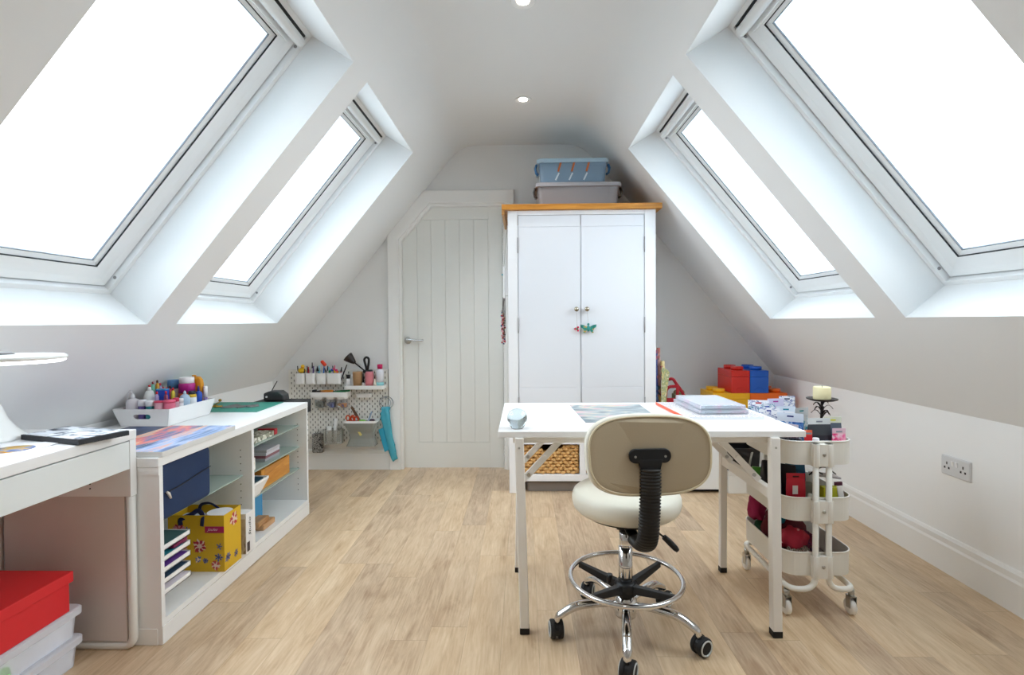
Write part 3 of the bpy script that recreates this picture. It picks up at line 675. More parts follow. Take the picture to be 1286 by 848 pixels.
# gift bag
gb = thing('gift_bag', 'yellow floral paper gift bag standing in the cabinet', 'gift bag', (-1.36, 2.16, .088))
yb = mat('bag_yellow', 'dab01e', .5)
bx0, bx1, by0, by1, bz0, bz1 = -1.492, -1.254, 2.105, 2.232, .0885, .325
mb = MB(); th = .0015
for f in ((bx0, bx1, by0, by0 + th), (bx0, bx1, by1 - th, by1), (bx0, bx0 + th, by0 + th, by1 - th), (bx1 - th, bx1, by0 + th, by1 - th)): mb.box(*f, bz0, bz1)
mb.box(bx0 + th, bx1 - th, by0 + th, by1 - th, bz0, bz0 + .002); obj('bag_paper', mb, yb, gb)
fr = [P_(c_) for c_ in ('b5303c', 'e8cdb8', 'c9514a', '5a6a9c', 'd98f92', '3f4a80')]
def flower(mb, c, ux, uz, n, r, k1, k2, pet=14):
    c = Vector(c); ux = Vector(ux); uz = Vector(uz); n = Vector(n)
    for i in range(pet):
        a = 2 * math.pi * i / pet + rnd.uniform(-.1, .1); rr = r * rnd.uniform(.75, 1.05); d = ux * math.cos(a) + uz * math.sin(a); q = ux * -math.sin(a) + uz * math.cos(a)
        mb.m(k1 if i % 3 else k2).face([c + n * (.0006 + .00002 * i) + v for v in (d * rr * .15, d * rr * .6 + q * rr * .20, d * rr, d * rr * .6 - q * rr * .20)])
    mb.m(k2)
    mb.face([c + n * .0012 + (ux * math.cos(t) + uz * math.sin(t)) * r * .3 for t in [2 * math.pi * i / 10 for i in range(10)]])
F = (1, 0, 0), (0, 0, 1), (0, -1, 0); G = (0, 1, 0), (0, 0, 1), (1, 0, 0)
for c, A_, r, k1, k2, pet in (((-1.358, by0, .196), F, .034, 0, 1, 20), ((-1.445, by0, .262), F, .033, 4, 0, 18), ((-1.437, by0, .185), F, .030, 2, 1, 16), ((-1.292, by0, .115), F, .024, 2, 1, 16),
        ((-1.365, by0, .140), F, .018, 3, 1, 9), ((-1.335, by0, .135), F, .014, 3, 5, 9), ((-1.278, by0, .150), F, .022, 3, 5, 7), ((-1.408, by0, .262), F, .018, 3, 5, 7), ((-1.275, by0, .195), F, .016, 3, 3, 5),
        ((bx1, 2.178, .285), G, .034, 0, 1, 16), ((bx1, 2.128, .140), G, .024, 3, 5, 8), ((bx1, 2.190, .130), G, .020, 5, 5, 7)):
    mb = MB(); flower(mb, c, *A_, r, k1, k2, pet); obj('flower_print', mb, fr, gb)
mb = MB(); mb.box(-1.335, -1.2545, by0 - .0008, by0 - .0002, .252, .279); lb = obj('name_patch', mb, P_('b3245c'), gb)
text('lettering', 'Joules', .017, frame_m((-1.303, by0 - .0010, .266), (1, 0, 0), (0, 0, 1)), P_('e8c8d4'), lb, .0002, .4)
mb = MB(); nvr = mat('navy_ribbon', '1a2450', .6)
mb.tube(smooth_path([(-1.435, by0 - .004, .285), (-1.44, by0 - .002, .310), (-1.40, by0 + .01, .322), (-1.375, by0 + .02, .343), (-1.35, by0 + .01, .325), (-1.342, by0 - .003, .315), (-1.345, by0 - .005, .282)], .02), (.010, .002), 8, flat=(1, 0, 0)); obj('ribbon_handle', mb, nvr, gb)
mb = MB(); mb.tube(smooth_path([(-1.44, by1 - .003, .290), (-1.42, by1 - .02, .335), (-1.37, by1 - .03, .345), (-1.32, by1 - .003, .290)], .02), (.007, .002), 8, flat=(1, 0, 0)); obj('ribbon_handle', mb, nvr, gb)
# tissue-paper roll in the bag
mb = MB(); mb.cyl((-1.31, 2.168, .100), (-1.31, 2.172, .318), .048, .050, 28); solo('craft_paper_roll', mb, mat('tissue_white', 'eeeef2', .6), 'white round item showing at the top of the gift bag', 'roll')
mb = MB(); mb.box(-1.475, -1.385, 2.125, 2.20, .100, .305); solo('wrapped_parcel', mb, mat('tissue_blue', 'd4dae8', .6), 'pale parcel inside the left half of the gift bag', 'parcel', None, .01)

# "Studio" carton
sb = thing('studio_carton', 'white carton marked Studio beside the yellow gift bag', 'carton', (-1.26, 2.30, .088))
mb = MB(); mb.box(-1.345, -1.247, 2.262, 2.322, .0885, .272); obj('carton_body', mb, mat('carton_white', 'eeeef0', .45), sb, .001)
mb = MB(); mb.box(-1.337, -1.250, 2.2612, 2.2619, .092, .248); obj('picture_panel', mb, ramp_mat('easel_picture', [(.4, 'b9ad98'), (.52, 'cfc6b4'), (.6, '8d8270')], 'noise', (20, 20, 14), 3, .5), sb)
text('lettering', 'Studio', .026, frame_m((-1.2462, 2.292, .205), (0, 0, 1), (0, -1, 0)), P_('1c1c20'), sb, .0002, .35, sx=1.25)
mb = MB(); mb.box(-1.2469, -1.2462, 2.268, 2.290, .098, .140); lb = obj('logo_patch', mb, P_('2a2030'), sb)

# ------------------------------------------------------------------ inside the cabinet, far bay
def carton(name, lab, x0, x1, y0, y1, z0, z1, c_, cat='box', g=None, rot=0, bev=.001):
    mb = MB(); mb.box(x0, x1, y0, y1, z0, z1)
    if rot:
        c = Vector(((x0 + x1) / 2, (y0 + y1) / 2, 0)); mb.bm.transform(Matrix.Translation(c) @ Matrix.Rotation(R(rot), 4, 'Z') @ Matrix.Translation(-c))
    return solo(name, mb, c_ if not isinstance(c_, str) else mat('card_' + c_, c_, .5), lab, cat, g, bev)
t = carton('stamp_box', 'clear packet of small red and white stickers on the top glass shelf', -1.44, -1.33, 2.50, 2.70, .5295, .556, ramp_mat('stickers', [(.3, '9fa08c'), (.5, 'e3e2d4'), (.62, '6c6a5c'), (.7, 'f0efe8')], 'voronoi', (90, 60, 60), rough=.4, interp='CONSTANT'), 'packet')
mb = MB(); mb.box(-1.42, -1.328, 2.702, 2.735, .5295, .562); solo('red_tin', mb, P_('b32736'), 'tiny red tin at the right of the sticker packet', 'tin', None, .003)
t = carton('punch_box', 'small white box printed with yellow rings, middle shelf near divider', -1.42, -1.330, 2.43, 2.505, .4035, .462, 'ecebe2')
mb = MB()
for y in (2.452, 2.482): mb.tube([(-1.3295, y + .009 * math.cos(a), .435 + .013 * math.sin(a)) for a in [2 * math.pi * i / 16 for i in range(16)]], .0022, 6, True)
obj('ring_print', mb, P_('d9b45c'), t)
for k in range(4):
    carton('magazine', ('grey magazine at the bottom of the pile', 'magazine with dark red spine in the pile', 'pale magazine under the topmost one', 'topmost grey-white magazine of the pile')[k] + ' on the middle glass shelf', -1.48 + .004 * k, -1.350 + .003 * k, 2.64, 2.80 - .006 * k, .4035 + k * .0152, .4180 + k * .0152, ('a9a8ae', '8c5c64', 'c9c9d0', 'b9b8be')[k], 'magazine', 'magazines on the middle glass shelf')
t = carton('wooden_box', 'long orange wooden box on the lowest glass shelf', -1.50, -1.333, 2.568, 2.880, .2785, .378, pine)
mb = MB(); mb.prism([(2.60, .3785), (2.86, .3785), (2.86, .372), (2.60, .335)], 'x', -1.3328, -1.3322); obj('box_lid_edge', mb, wood('orange_wood_dark', 'b06f24', 'c98a38', (30, 4, 40)), t)
wb = thing('plastic_bin', 'small white flared plastic bin beside the orange wooden box', 'bin', (-1.35, 2.48, .2785))
mb = MB(); z0, z1 = .2790, .355
q = lambda i, o: [(-1.40 + i, 2.405 + i), (-1.312 - i, 2.405 + i), (-1.312 - i, 2.505 - i), (-1.40 + i, 2.505 - i)]
o_ = [(-1.415, 2.395), (-1.288, 2.395), (-1.288, 2.555), (-1.415, 2.555)]; o2 = [(-1.411, 2.399), (-1.292, 2.399), (-1.292, 2.551), (-1.411, 2.551)]; b2 = [(-1.400, 2.405), (-1.315, 2.405), (-1.315, 2.515), (-1.400, 2.515)]; b3 = [(-1.397, 2.408), (-1.318, 2.408), (-1.318, 2.512), (-1.397, 2.512)]
mb.loft([[(x, y, .282) for x, y in b3], [(x, y, .352) for x, y in o2], [(x, y, .358) for x, y in o2], [(x, y, .358) for x, y in o_], [(x, y, .348) for x, y in o_], [(x, y, z0) for x, y in b2]]); obj('bin_shell', mb, wplast, wb, .001)
mb = MB(); mb.box(-1.398, -1.305, 2.41, 2.53, .352, .3595); solo('tablet_case', mb, mat('dark_teal_slab', '1e4a5c', .3), 'dark teal flat item lying in the white flared bin', 'case', None, .001)
carton('blue_book', 'sky blue box standing on the cabinet floor behind the divider', -1.48, -1.378, 2.42, 2.66, .0885, .235, '3f92c4', 'box')
t = thing('wooden_toy_block', 'pair of light wooden blocks on the cabinet floor, far bay', 'wooden blocks', (-1.38, 2.6, .0885))
mb = MB(); mb.box(-1.37, -1.300, 2.520, 2.640, .089, .118); obj('block', mb, wood('beech', 'b98a5c', 'd4a878', (30, 6, 30)), t, .006)
mb = MB(); mb.box(-1.366, -1.306, 2.48, 2.590, .1185, .145); obj('block', mb, wood('dark_beech', 'a87848', 'c49868', (30, 6, 30)), t, .006)

# ------------------------------------------------------------------ behind the far end of the cabinet
ts = thing('side_table', 'small black side table behind the far end of the cabinet', 'side table', (-1.5, 3.12, 0))
mb = MB(); mb.box(-1.62, -1.325, 3.02, 3.17, .575, .6545); obj('table_top', mb, mat('matt_black', '202124', .5), ts, .004)
for x in (-1.60, -1.44):
    for y in (3.03, 3.14): mb = MB(); mb.box(x, x + .02, y, y + .02, .001, .5745); obj('leg', mb, black, ts)
dv = thing('radio', 'small dark grey radio with aerial behind the far end of cabinet', 'radio', (-1.52, 3.12, .6555))
mb = MB(); mb.loft([[(x, y, z) for x, z in ((-1.575, .656), (-1.450, .656), (-1.455, .690), (-1.485, .712), (-1.545, .712), (-1.575, .700))] for y in (3.07, 3.15)]); obj('radio_body', mb, mat('charcoal', '3c3d3e', .5), dv, .006)
mb = MB(); mb.tube([(-1.575, 3.16, .690), (-1.545, 3.16, .745), (-1.532, 3.16, .765)], .003); obj('aerial', mb, mat('dark_wire', '3a3a3c', .4), dv)
mb = MB(); mb.cyl((-1.555, 3.066, .680), (-1.555, 3.071, .680), .006, n=12); obj('dial', mb, wplast, dv)

# ================================================================== FAR WALL
# ------------------------------------------------------------------ pegboard (real slots cut through it)
PY = 3.888; PX0, PX1, PZ0, PZ1 = -1.795, -1.035, .205, .765
pg = thing('pegboard', 'white slotted pegboard on the far wall left of the door', 'pegboard', (-1.415, PY, PZ0))
xs, zs = {PX0, PX1}, {PZ0, PZ1}; holes = set()
nx, nz = 37, 27
for j in range(nz):
    zc = PZ0 + .020 + j * .020
    zs |= {round(zc - .0080, 5), round(zc + .0080, 5)}
for i in range(nx):
    xc = PX0 + .020 + i * .020; xs |= {round(xc - .0034, 5), round(xc + .0034, 5)}
xs = sorted(xs); zs = sorted(zs)
mb = MB(); V = {}
def pv(i, j, y):
    k = (i, j, y)
    if k not in V: V[k] = mb.bm.verts.new((xs[i], y, zs[j]))
    return V[k]
cells = {}
for i in range(len(xs) - 1):
    for j in range(len(zs) - 1):
        hc, hr = (i % 2 == 1), (j % 2 == 1)
        if hc and hr and ((i // 2) + (j // 2)) % 2 == 0: continue
        cells[i, j] = 1
for (i, j) in cells:
    for y in (PY, PY + .005): mb.bm.faces.new([pv(i, j, y), pv(i + 1, j, y), pv(i + 1, j + 1, y), pv(i, j + 1, y)])
    for (a, b, di, dj) in (((i, j), (i, j + 1), -1, 0), ((i + 1, j), (i + 1, j + 1), 1, 0), ((i, j), (i + 1, j), 0, -1), ((i, j + 1), (i + 1, j + 1), 0, 1)):
        if (i + di, j + dj) not in cells: mb.bm.faces.new([pv(*a, PY), pv(*b, PY), pv(*b, PY + .005), pv(*a, PY + .005)])
bmesh.ops.recalc_face_normals(mb.bm, faces=mb.bm.faces)
obj('board', mb, wmetal, pg)
mb = MB(); mb.loft([[(x, y, z) for x, z in q] for y, q in ((PY - .0005, [(PX0 - .001, PZ0 - .001), (PX1 + .001, PZ0 - .001), (PX1 + .001, PZ1 + .001), (PX0 - .001, PZ1 + .001)]), (YF - .0005, [(PX0 - .001, PZ0 - .001), (PX1 + .001, PZ0 - .001), (PX1 + .001, PZ1 + .001), (PX0 - .001, PZ1 + .001)]), (YF - .0005, [(PX0 + .001, PZ0 + .001), (PX1 - .001, PZ0 + .001), (PX1 - .001, PZ1 - .001), (PX0 + .001, PZ1 - .001)]), (PY - .0005, [(PX0 + .001, PZ0 + .001), (PX1 - .001, PZ0 + .001), (PX1 - .001, PZ1 - .001), (PX0 + .001, PZ1 - .001)]))], closed=True); obj('edge_flange', mb, wmetal, pg)
mb = MB(); mb.box(PX0 + .002, PX1 - .002, PY + .0085, PY + .0105, PZ0 + .002, PZ1 - .002); obj('slot_shade_sheet', mb, mat('painted_slot_shade', '4a4743', .8), pg)  # added dark sheet: its colour paints the shade seen through the slots
for x in (PX0 + .06, PX1 - .06):
    for z in (PZ0 + .05, PZ1 - .05): mb = MB(); mb.cyl((x, PY + .005, z), (x, YF - .0, z), .012, n=12); obj('wall_spacer', mb, wplast, pg)

def pegbox(name, lab, cat, x0, x1, z0, z1, d, g=None, r=.02, wall=.0025, m_=None):
    """open-topped box hung on the board"""
    t = thing(name, lab, cat, ((x0 + x1) / 2, PY - d / 2, z0), g); y0, y1 = PY - d, PY - .0012
    def rr(i, z): return [(x, y, z) for x, y in rrect(x0 + i, x1 - i, y0 + i, y1 - i, max(r - i, .003), 5)]
    mb = MB(); mb.loft([rr(wall, z0 + wall), rr(wall, z1), rr(0, z1), rr(.002, z0)]); mb.face(rr(wall, z0 + wall + .0002)); obj('box_shell', mb, m_ or wplast, t)
    mb = MB(); mb.box((x0 + x1) / 2 - .006, (x0 + x1) / 2 + .006, y1, PY + .012, z1 - .03, z1 - .018); obj('hook', mb, m_ or wplast, t)
    return t
cups = [(-1.722, -1.646), (-1.643, -1.565), (-1.562, -1.486), (-1.483, -1.372)]
nm = ('leftmost', 'second from left', 'third from left', 'rightmost and widest')
for (a, b), n_ in zip(cups, nm): pegbox('pegboard_cup', 'white pen cup on the pegboard, %s of the row of four' % n_, 'cup', a + .001, b - .001, .666, .748, .072, 'white pen cups on the pegboard')
def pen(x, y, z0, lean, L_, c1, c2, lab, r=.0045, name='pen', g='pens in the pegboard cups', cat='pen'):
    t = thing(name, lab, cat, (x, y, z0), g); d = Vector(lean).normalized(); p = Vector((x, y, z0))
    mb = MB(); mb.cyl(p, p + d * L_ * .72, r, n=10); obj('barrel', mb, P_(c1), t)
    mb = MB(); mb.cyl(p + d * L_ * .721, p + d * L_, r * 1.12, r * .8, 10); obj('cap', mb, P_(c2), t)
    return t
CN = {'b03038': 'red', '3a9ab0': 'turquoise', '5a3a80': 'purple', '8a1e2c': 'dark red', '2a62b8': 'blue', '2e8a58': 'green', 'd84a78': 'pink', 'e0b020': 'yellow', '24262c': 'black', 'c8c8d4': 'silver', '8890a8': 'slate', '7fc4d8': 'pale blue', 'e8702a': 'orange', 'ece8e4': 'white'}
for ci, pens in enumerate(([('c8c8d4', -.02, .13), ('24262c', .02, .11)],
                           [('8a1e2c', -.024, .13), ('b03038', -.012, .125), ('c8c8d4', 0, .155), ('5a3a80', .012, .13), ('8890a8', .024, .128)],
                           [('3a9ab0', -.024, .125), ('7fc4d8', -.010, .135), ('24262c', .002, .12), ('2a62b8', .012, .13), ('ece8e4', .024, .13)],
                           [('2e8a58', -.040, .12), ('7fc4d8', -.026, .125), ('2a62b8', -.012, .13), ('d84a78', .002, .135), ('b03038', .030, .12), ('24262c', .042, .15)])):
    xc = sum(cups[ci]) / 2
    for k, (c_, dx, L_) in enumerate(pens):
        pen(xc + dx, PY - .034 + .012 * (-1) ** k, .6695, (dx * (1.5 if abs(dx) > .035 else .8), 0, .16), L_, c_, c_ if k % 2 else '24262c' if c_ != '24262c' else 'c8c8d4',
            '%s pen standing in the %s pegboard cup' % (CN[c_], nm[ci].split(' and')[0]))
# yellow duck, red marker, beads
d = thing('toy_duck', 'small yellow toy duck in the leftmost pegboard cup', 'toy', (-1.678, PY - .036, .735)); yl = P_('e4b81c')
mb = MB(); mb.ball((-1.678, PY - .036, .765), .026, sc=(1.1, .8, .85)); obj('duck_body', mb, yl, d, smooth=True)
mb = MB(); mb.ball((-1.669, PY - .040, .796), .0145); obj('duck_head', mb, yl, d, smooth=True)
mb = MB(); mb.ball((-1.669, PY - .056, .793), .006, 10, 6, (1.3, 1.2, .5)); obj('duck_bill', mb, P_('d8702a'), d, smooth=True)
m_ = thing('orange_brush', 'bright orange-red rounded brush head sticking up from the third cup', 'brush', (-1.52, PY - .036, .67))
mb = MB(); mb.tube([(-1.535, PY - .036, .672), (-1.515, PY - .036, .79)], .004); obj('handle', mb, P_('ece8e4'), m_)
mb = MB(); mb.tube([(-1.527, PY - .036, .838), (-1.523, PY - .036, .832), (-1.500, PY - .036, .805), (-1.497, PY - .036, .800)], lambda k: .008 + .006 * math.sin(math.pi * min(max(k, .1), .9))); obj('brush_head', mb, P_('e4401c'), m_)
for k, (dx, dz, c_) in enumerate([(-.026, 0, '2e8a58'), (-.012, .010, '2a62b8'), (.004, .018, 'd84a78'), (.010, -.002, 'e0b020'), (.022, .008, 'c83c78'), (.028, -.004, 'e8702a')]):
    mb = MB(); mb.ball((-1.428 + dx, PY - .060, .760 + dz), .010); solo('pom_pom', mb, P_(c_, .8), '%s pom-pom on top of the rightmost pegboard cup' % ('green', 'blue', 'rosy pink', 'yellow', 'deep pink', 'orange')[k], 'pom-pom', 'pom-poms in the pegboard cup', smooth=True)

def pegshelf(lab, x0, x1, z0, z1, d):
    t = thing('pegboard_shelf', lab, 'shelf', ((x0 + x1) / 2, PY - d / 2, z0), 'white shelves on the pegboard'); y0, y1 = PY - d, PY - .0012
    def rr(i, z, r=.018): return [(x, y, z) for x, y in rrect(x0 + i, x1 - i, y0 + i, y1 - i * .2, r, 5)]
    mb = MB(); mb.loft([rr(.004, z1 - .008), rr(.004, z1), rr(0, z1), rr(.002, z0)]); obj('shelf_tray', mb, wplast, t)
    for x in (x0 + .05, x1 - .05): mb = MB(); mb.box(x - .006, x + .006, y1, PY + .012, z0 + .003, z1 - .004); obj('hook', mb, wplast, t)
    return t
pegshelf('white pegboard shelf at upper right holding toiletry bottles', -1.340, -1.040, .628, .656, .10)
pegshelf('white pegboard shelf below the four pen cups, holding tools', -1.600, -1.312, .570, .608, .10)
pegshelf('small white pegboard ledge under the bottle shelf', -1.270, -1.150, .560, .586, .05)
# on the upper shelf
z = .6485; yy = PY - .055
bottle('ink_bottle', 'small white bottle with black cap, left on the bottle shelf', 'bottle', -1.318, yy, z, [('bottle_body', P_('e6e6e8'), [(0, 0), (.018, .001), (.018, .050), (.012, .058), (0, .058)]), ('cap', black, [(0, .0582), (.014, .0582), (.014, .085), (0, .086)])], None)
bottle('ink_bottle', 'second white bottle with white cap, behind the black-capped one', 'bottle', -1.290, yy + .012, z, [('bottle_body', P_('e9e9ea'), [(0, 0), (.013, .001), (.013, .060), (.010, .066), (0, .066)]), ('cap', P_('f2f2f2'), [(0, .0662), (.011, .0662), (.011, .088), (0, .089)])], None)
bottle('cork_pot', 'brown cork-coloured pot on the upper pegboard shelf', 'pot', -1.248, yy, z, [('pot_body', mat('kraft', 'b08a62', .7, bump=.2), [(0, 0), (.030, .001), (.036, .100), (.035, .102), (0, .102)]), ('lid', mat('kraft2', 'c4a078', .7), [(0, .1022), (.036, .1022), (.036, .108), (0, .109)])])
bottle('polish_bottle', 'tiny black-topped bottle between the brown pot and pink cup', 'bottle', -1.202, yy - .01, z, [('bottle_body', P_('d8d4d0'), [(0, 0), (.010, .001), (.010, .022), (.005, .028), (0, .028)]), ('cap', black, [(0, .0282), (.007, .0282), (.004, .095), (0, .096)])])
bottle('pink_cup', 'pink ribbed cup in the middle of the upper pegboard shelf', 'cup', -1.158, yy, z, [('cup_body', mat('pink_ribbed', 'd8828c', .5), [(0, 0), (.030, .001), (.032, .03), (.030, .05), (.032, .07), (.030, .095), (.027, .110), (0, .110)])])
bottle('cotton_cone', 'small cream cone-shaped item beside the pink-capped spray bottle', 'ornament', -1.112, yy - .018, z, [('cone', P_('e0d4c4'), [(0, 0), (.014, .001), (.010, .03), (.003, .055), (0, .056)])])
bottle('spray_bottle', 'tall white and aqua bottle with magenta cap, right end of shelf', 'bottle', -1.078, yy, z, [('aqua_foot', P_('9fdfe4'), [(0, 0), (.027, .001), (.027, .03), (0, .03)]), ('bottle_body', P_('e4e6f0'), [(0, .0302), (.027, .0302), (.027, .118), (.018, .128), (0, .129)]), ('cap', P_('c41c5c'), [(0, .1292), (.019, .1292), (.020, .160), (.017, .163), (0, .164)])])
# black funnel-headed blower resting on the cups
bl = thing('hot_air_tool', 'black funnel-headed tool on a bent neck above the bottle shelf', 'tool', (-1.19, yy, .745))
mb = MB(); mb.lathe([(.040, 0), (.039, .004), (.034, .020), (.022, .052), (.014, .068), (.010, .074), (0, .075)], (-1.318, yy - .01, .872), 28, (.74, 0, -.67)); mb.lathe([(.0375, .0005), (.0375, .0006), (.020, .050), (0, .051)], (-1.318, yy - .01, .872), 28, (.74, 0, -.67)); obj('funnel', mb, mat('dark_brown_black', '2a2322', .45), bl)
mb = MB(); mb.tube(smooth_path([(-1.262, yy - .01, .822), (-1.225, yy - .005, .790), (-1.20, yy, .768), (-1.18, yy, .758)], .02), .005, 10); obj('neck', mb, black, bl)
mb = MB(); mb.tube([(-1.205, yy, .757), (-1.185, yy, .757), (-1.150, yy, .759), (-1.135, yy, .763)], lambda k: .010 + .004 * math.sin(math.pi * k)); obj('foot', mb, black, bl, smooth=True)
mb = MB(); mb.tube(smooth_path([(-1.178, yy, .765), (-1.185, yy, .80), (-1.198, yy, .85), (-1.180, yy, .868), (-1.160, yy, .855), (-1.162, yy, .82), (-1.172, yy, .77)], .02), .0085, 10); obj('cable_loop', mb, black, bl)
# tools on the lower shelf
g = 'hand tools on the pegboard shelf'
def pliers(x, y, z, c_, lab, ang=0):
    t = thing('pliers', lab, 'tool', (x, y, z), g)
    for s_ in (-1, 1): mb = MB(); mb.tube([(x, y + s_ * .004, z + .008), (x + .03, y + s_ * .012, z + .009), (x + .06, y + s_ * .013, z + .010), (x + .088, y + s_ * .007, z + .012)], .0065, 10); obj('handle', mb, P_(c_), t)
    mb = MB(); mb.tube([(x - .035, y, z + .007), (x - .01, y, z + .008), (x, y, z + .008)], lambda k: (.004 + .004 * k, .003 + .004 * k), 8); obj('jaw', mb, mat('tool_steel', '3b3c40', .35, .8), t)
pliers(-1.535, PY - .045, .601, 'd99a1c', 'yellow-handled pliers at left on the lower pegboard shelf'); pliers(-1.515, PY - .075, .601, 'c8781c', 'amber-handled pliers in front of the yellow pair'); pliers(-1.40, PY - .050, .601, '1c8a50', 'green-handled pliers at right on the lower pegboard shelf')
pliers(-1.415, PY - .080, .601, '166c40', 'darker green pliers in front of the other green pair')
mb = MB(); mb.box(-1.586, -1.566, PY - .08, PY - .03, .6005, .622); solo('black_block', mb, black, 'small black block at left end of the tools shelf', 'block', g, .003)
# three jars under the shelf
for k, (x, w_, c_, lab) in enumerate(((-1.538, .030, '7c8272', 'clear square jar with khaki bits, left under the tool shelf'), (-1.452, .028, '6c70a8', 'clear square jar with blue and white bits, middle under the shelf'), (-1.368, .034, 'd8851e', 'clear square jar with orange bits, right under the tool shelf'))):
    t = thing('hanging_jar', lab, 'jar', (x, PY - .045, .486), 'clear jars under the pegboard shelf')
    def rr(i, z): return [(a, b, z) for a, b in rrect(x - w_ + i, x + w_ - i, PY - .078 + i, PY - .016 - i, .010, 3)]
    mb = MB(); mb.loft([rr(0, .488), rr(0, .552)]); obj('jar_glass', mb, clear('jar_plastic', 'eef0f2', .12, .1), t)
    mb = MB(); mb.loft([rr(-.001, .5525), rr(-.001, .5685)]); obj('jar_lid', mb, wplast, t)
    mb = MB(); mb.loft([rr(.004, .491), rr(.004, .530 - .006 * k)]); obj('contents', mb, ramp_mat('bits_%d' % k, [(.3, c_), (.5, 'd9d6cc'), (.6, ('4a4c40', '2a3a8c', '5a3c9c')[k]), (.75, c_)], 'voronoi', (70, 70, 70), interp='CONSTANT'), t)
# net basket with scissors
nb = thing('net_basket', 'grey mesh bag basket with white rim hanging on the pegboard', 'basket', (-1.217, PY - .07, .198))
mb = MB(); x0, x1, y0, y1 = -1.340, -1.094, PY - .13, PY - .002
mb.loft([[(x, y, z) for x, y in rrect(x0, x1, y0, y1, .025, 6)] for z in (.381, .397)] + [[(x, y, z) for x, y in rrect(x0 + .008, x1 - .008, y0 + .008, y1 - .003, .018, 6)] for z in (.397, .381)], closed=True); obj('rim', mb, wplast, nb)
mb = MB(); net = clear('grey_net', 'c4c6c0', .38, .6)
rg = []
for z, i in ((.381, .006), (.35, .012), (.30, .032), (.26, .034), (.22, .022), (.205, .014)): rg.append([(x, y, z) for x, y in rrect(x0 + i, x1 - i, y0 + i, y1 - i * .3, .020, 6)])
mb.loft(rg, caps=False); mb.face([(x, y, .2055) for x, y in rrect(x0 + .014, x1 - .014, y0 + .014, y1 - .005, .02, 6)]); obj('net_bag', mb, net, nb)
def scissors(x, y, z, c_, lab, flip=1):
    t = thing('scissors', lab, 'scissors', (x, y, z), 'scissors in the mesh basket')
    for s_ in (-1, 1):
        mb = MB(); mb.tube([(x + s_ * .018 + .014 * math.cos(a), y, z + .145 + .021 * math.sin(a)) for a in [2 * math.pi * i / 14 for i in range(14)]], .005, 8, True); obj('handle', mb, P_(c_), t)
    mb = MB(); mb.hexa([(x - .004, y, z), (x + .004, y, z), (x + .004, y + .002, z), (x - .004, y + .002, z), (x - .014, y, z + .128), (x + .014, y, z + .128), (x + .014, y + .002, z + .128), (x - .014, y + .002, z + .128)]); obj('blades', mb, steel, t)
scissors(-1.305, PY - .06, .262, 'd8501c', 'orange-handled scissors at left in the mesh basket')
scissors(-1.268, PY - .085, .258, 'c84018', 'red-orange scissors beside the orange pair in mesh basket')
mb = MB(); mb.bar((-1.205, PY - .05, .33), (-1.300, PY - .045, .490), .020, .005, (0, 1, 0)); solo('wooden_ruler', mb, wood('dark_wood', '5c4434', '7a5c46', (30, 30, 8)), 'dark brown wooden stick leaning out of the mesh basket', 'stick', None, .002)
mb = MB(); mb.bar((-1.19, PY - .06, .33), (-1.145, PY - .05, .455), .010, .003, (0, 1, 0)); solo('plastic_ruler', mb, P_('9fb4cc'), 'pale blue plastic ruler leaning right in the mesh basket', 'ruler')
mb = MB(); mb.ball((-1.205, PY - .09, .393), .018, sc=(1.5, .8, .5)); solo('green_sponge', mb, P_('6cb82c'), 'bright green lump at the middle of mesh basket rim', 'sponge', smooth=True)
mb = MB(); mb.ball((-1.132, PY - .09, .398), .015, sc=(1.4, .8, .7)); solo('dark_bobbin', mb, P_('3a2030'), 'dark purple lump at the right of mesh basket rim', 'bobbin', smooth=True)
mb = MB(); mb.bar((-1.245, PY - .10, .345), (-1.212, PY - .10, .285), .016, .006, (0, 1, 0)); solo('yellow_pegs', mb, P_('d8c878'), 'pale yellow piece seen inside the mesh basket', 'peg')
# clear container
cc = pegbox('clear_container', 'clear plastic box with white rolls on pegboard, lower middle', 'container', -1.505, -1.372, .214, .322, .09, None, .02, .0025, clear('clear_box', 'e8e8e4', .22, .15))
mb = MB(); mb.cyl((-1.468, PY - .06, .218), (-1.468, PY - .055, .345), .018, n=16); solo('tissue_roll', mb, P_('e6e6e4'), 'short white roll at left in the clear pegboard box', 'roll')
mb = MB(); mb.cyl((-1.430, PY - .04, .218), (-1.425, PY - .035, .395), .013, n=16); solo('tissue_roll', mb, P_('eaeae8'), 'taller slim white roll in the clear pegboard box', 'roll')
mb = MB(); mb.bar((-1.475, PY - .078, .300), (-1.395, PY - .076, .222), .007, .002, (0, 1, 0)); solo('paper_strip', mb, P_('f2f2f0'), 'thin white slanting strip inside the clear pegboard box', 'strip')
# patterned pouch, blue bag
mb = MB(); mb.loft([[(x, y, z) for x, z in rrect(-1.612 + i, -1.522 - i, .135 + i, .287 - i, .012, 4)] for y, i in ((PY - .036, .010), (PY - .030, .002), (PY - .012, .002), (PY - .006, .01))])
pp = solo('patterned_pouch', mb, ramp_mat('black_white_scrolls', [(.42, '2a2a2c'), (.48, 'd4d2cc'), (.53, '2c2c2e'), (.60, 'b0aeaa'), (.66, '242426')], 'noise', (30, 30, 30), 2, 2.5), 'small black and white patterned pouch hanging low on the pegboard', 'pouch')
mb = MB(); mb.tube([(-1.575, PY - .02, .283), (-1.570, PY - .006, .30), (-1.567, PY + .004, .304)], .002, 6); obj('hanging_loop', mb, black, pp)
bb = thing('blue_bag', 'hanging translucent turquoise bag with clear hoop, right pegboard edge', 'bag', (-1.04, PY - .03, .08))
hoop = clear('clear_hoop', 'c4ccd2', .35, .1)
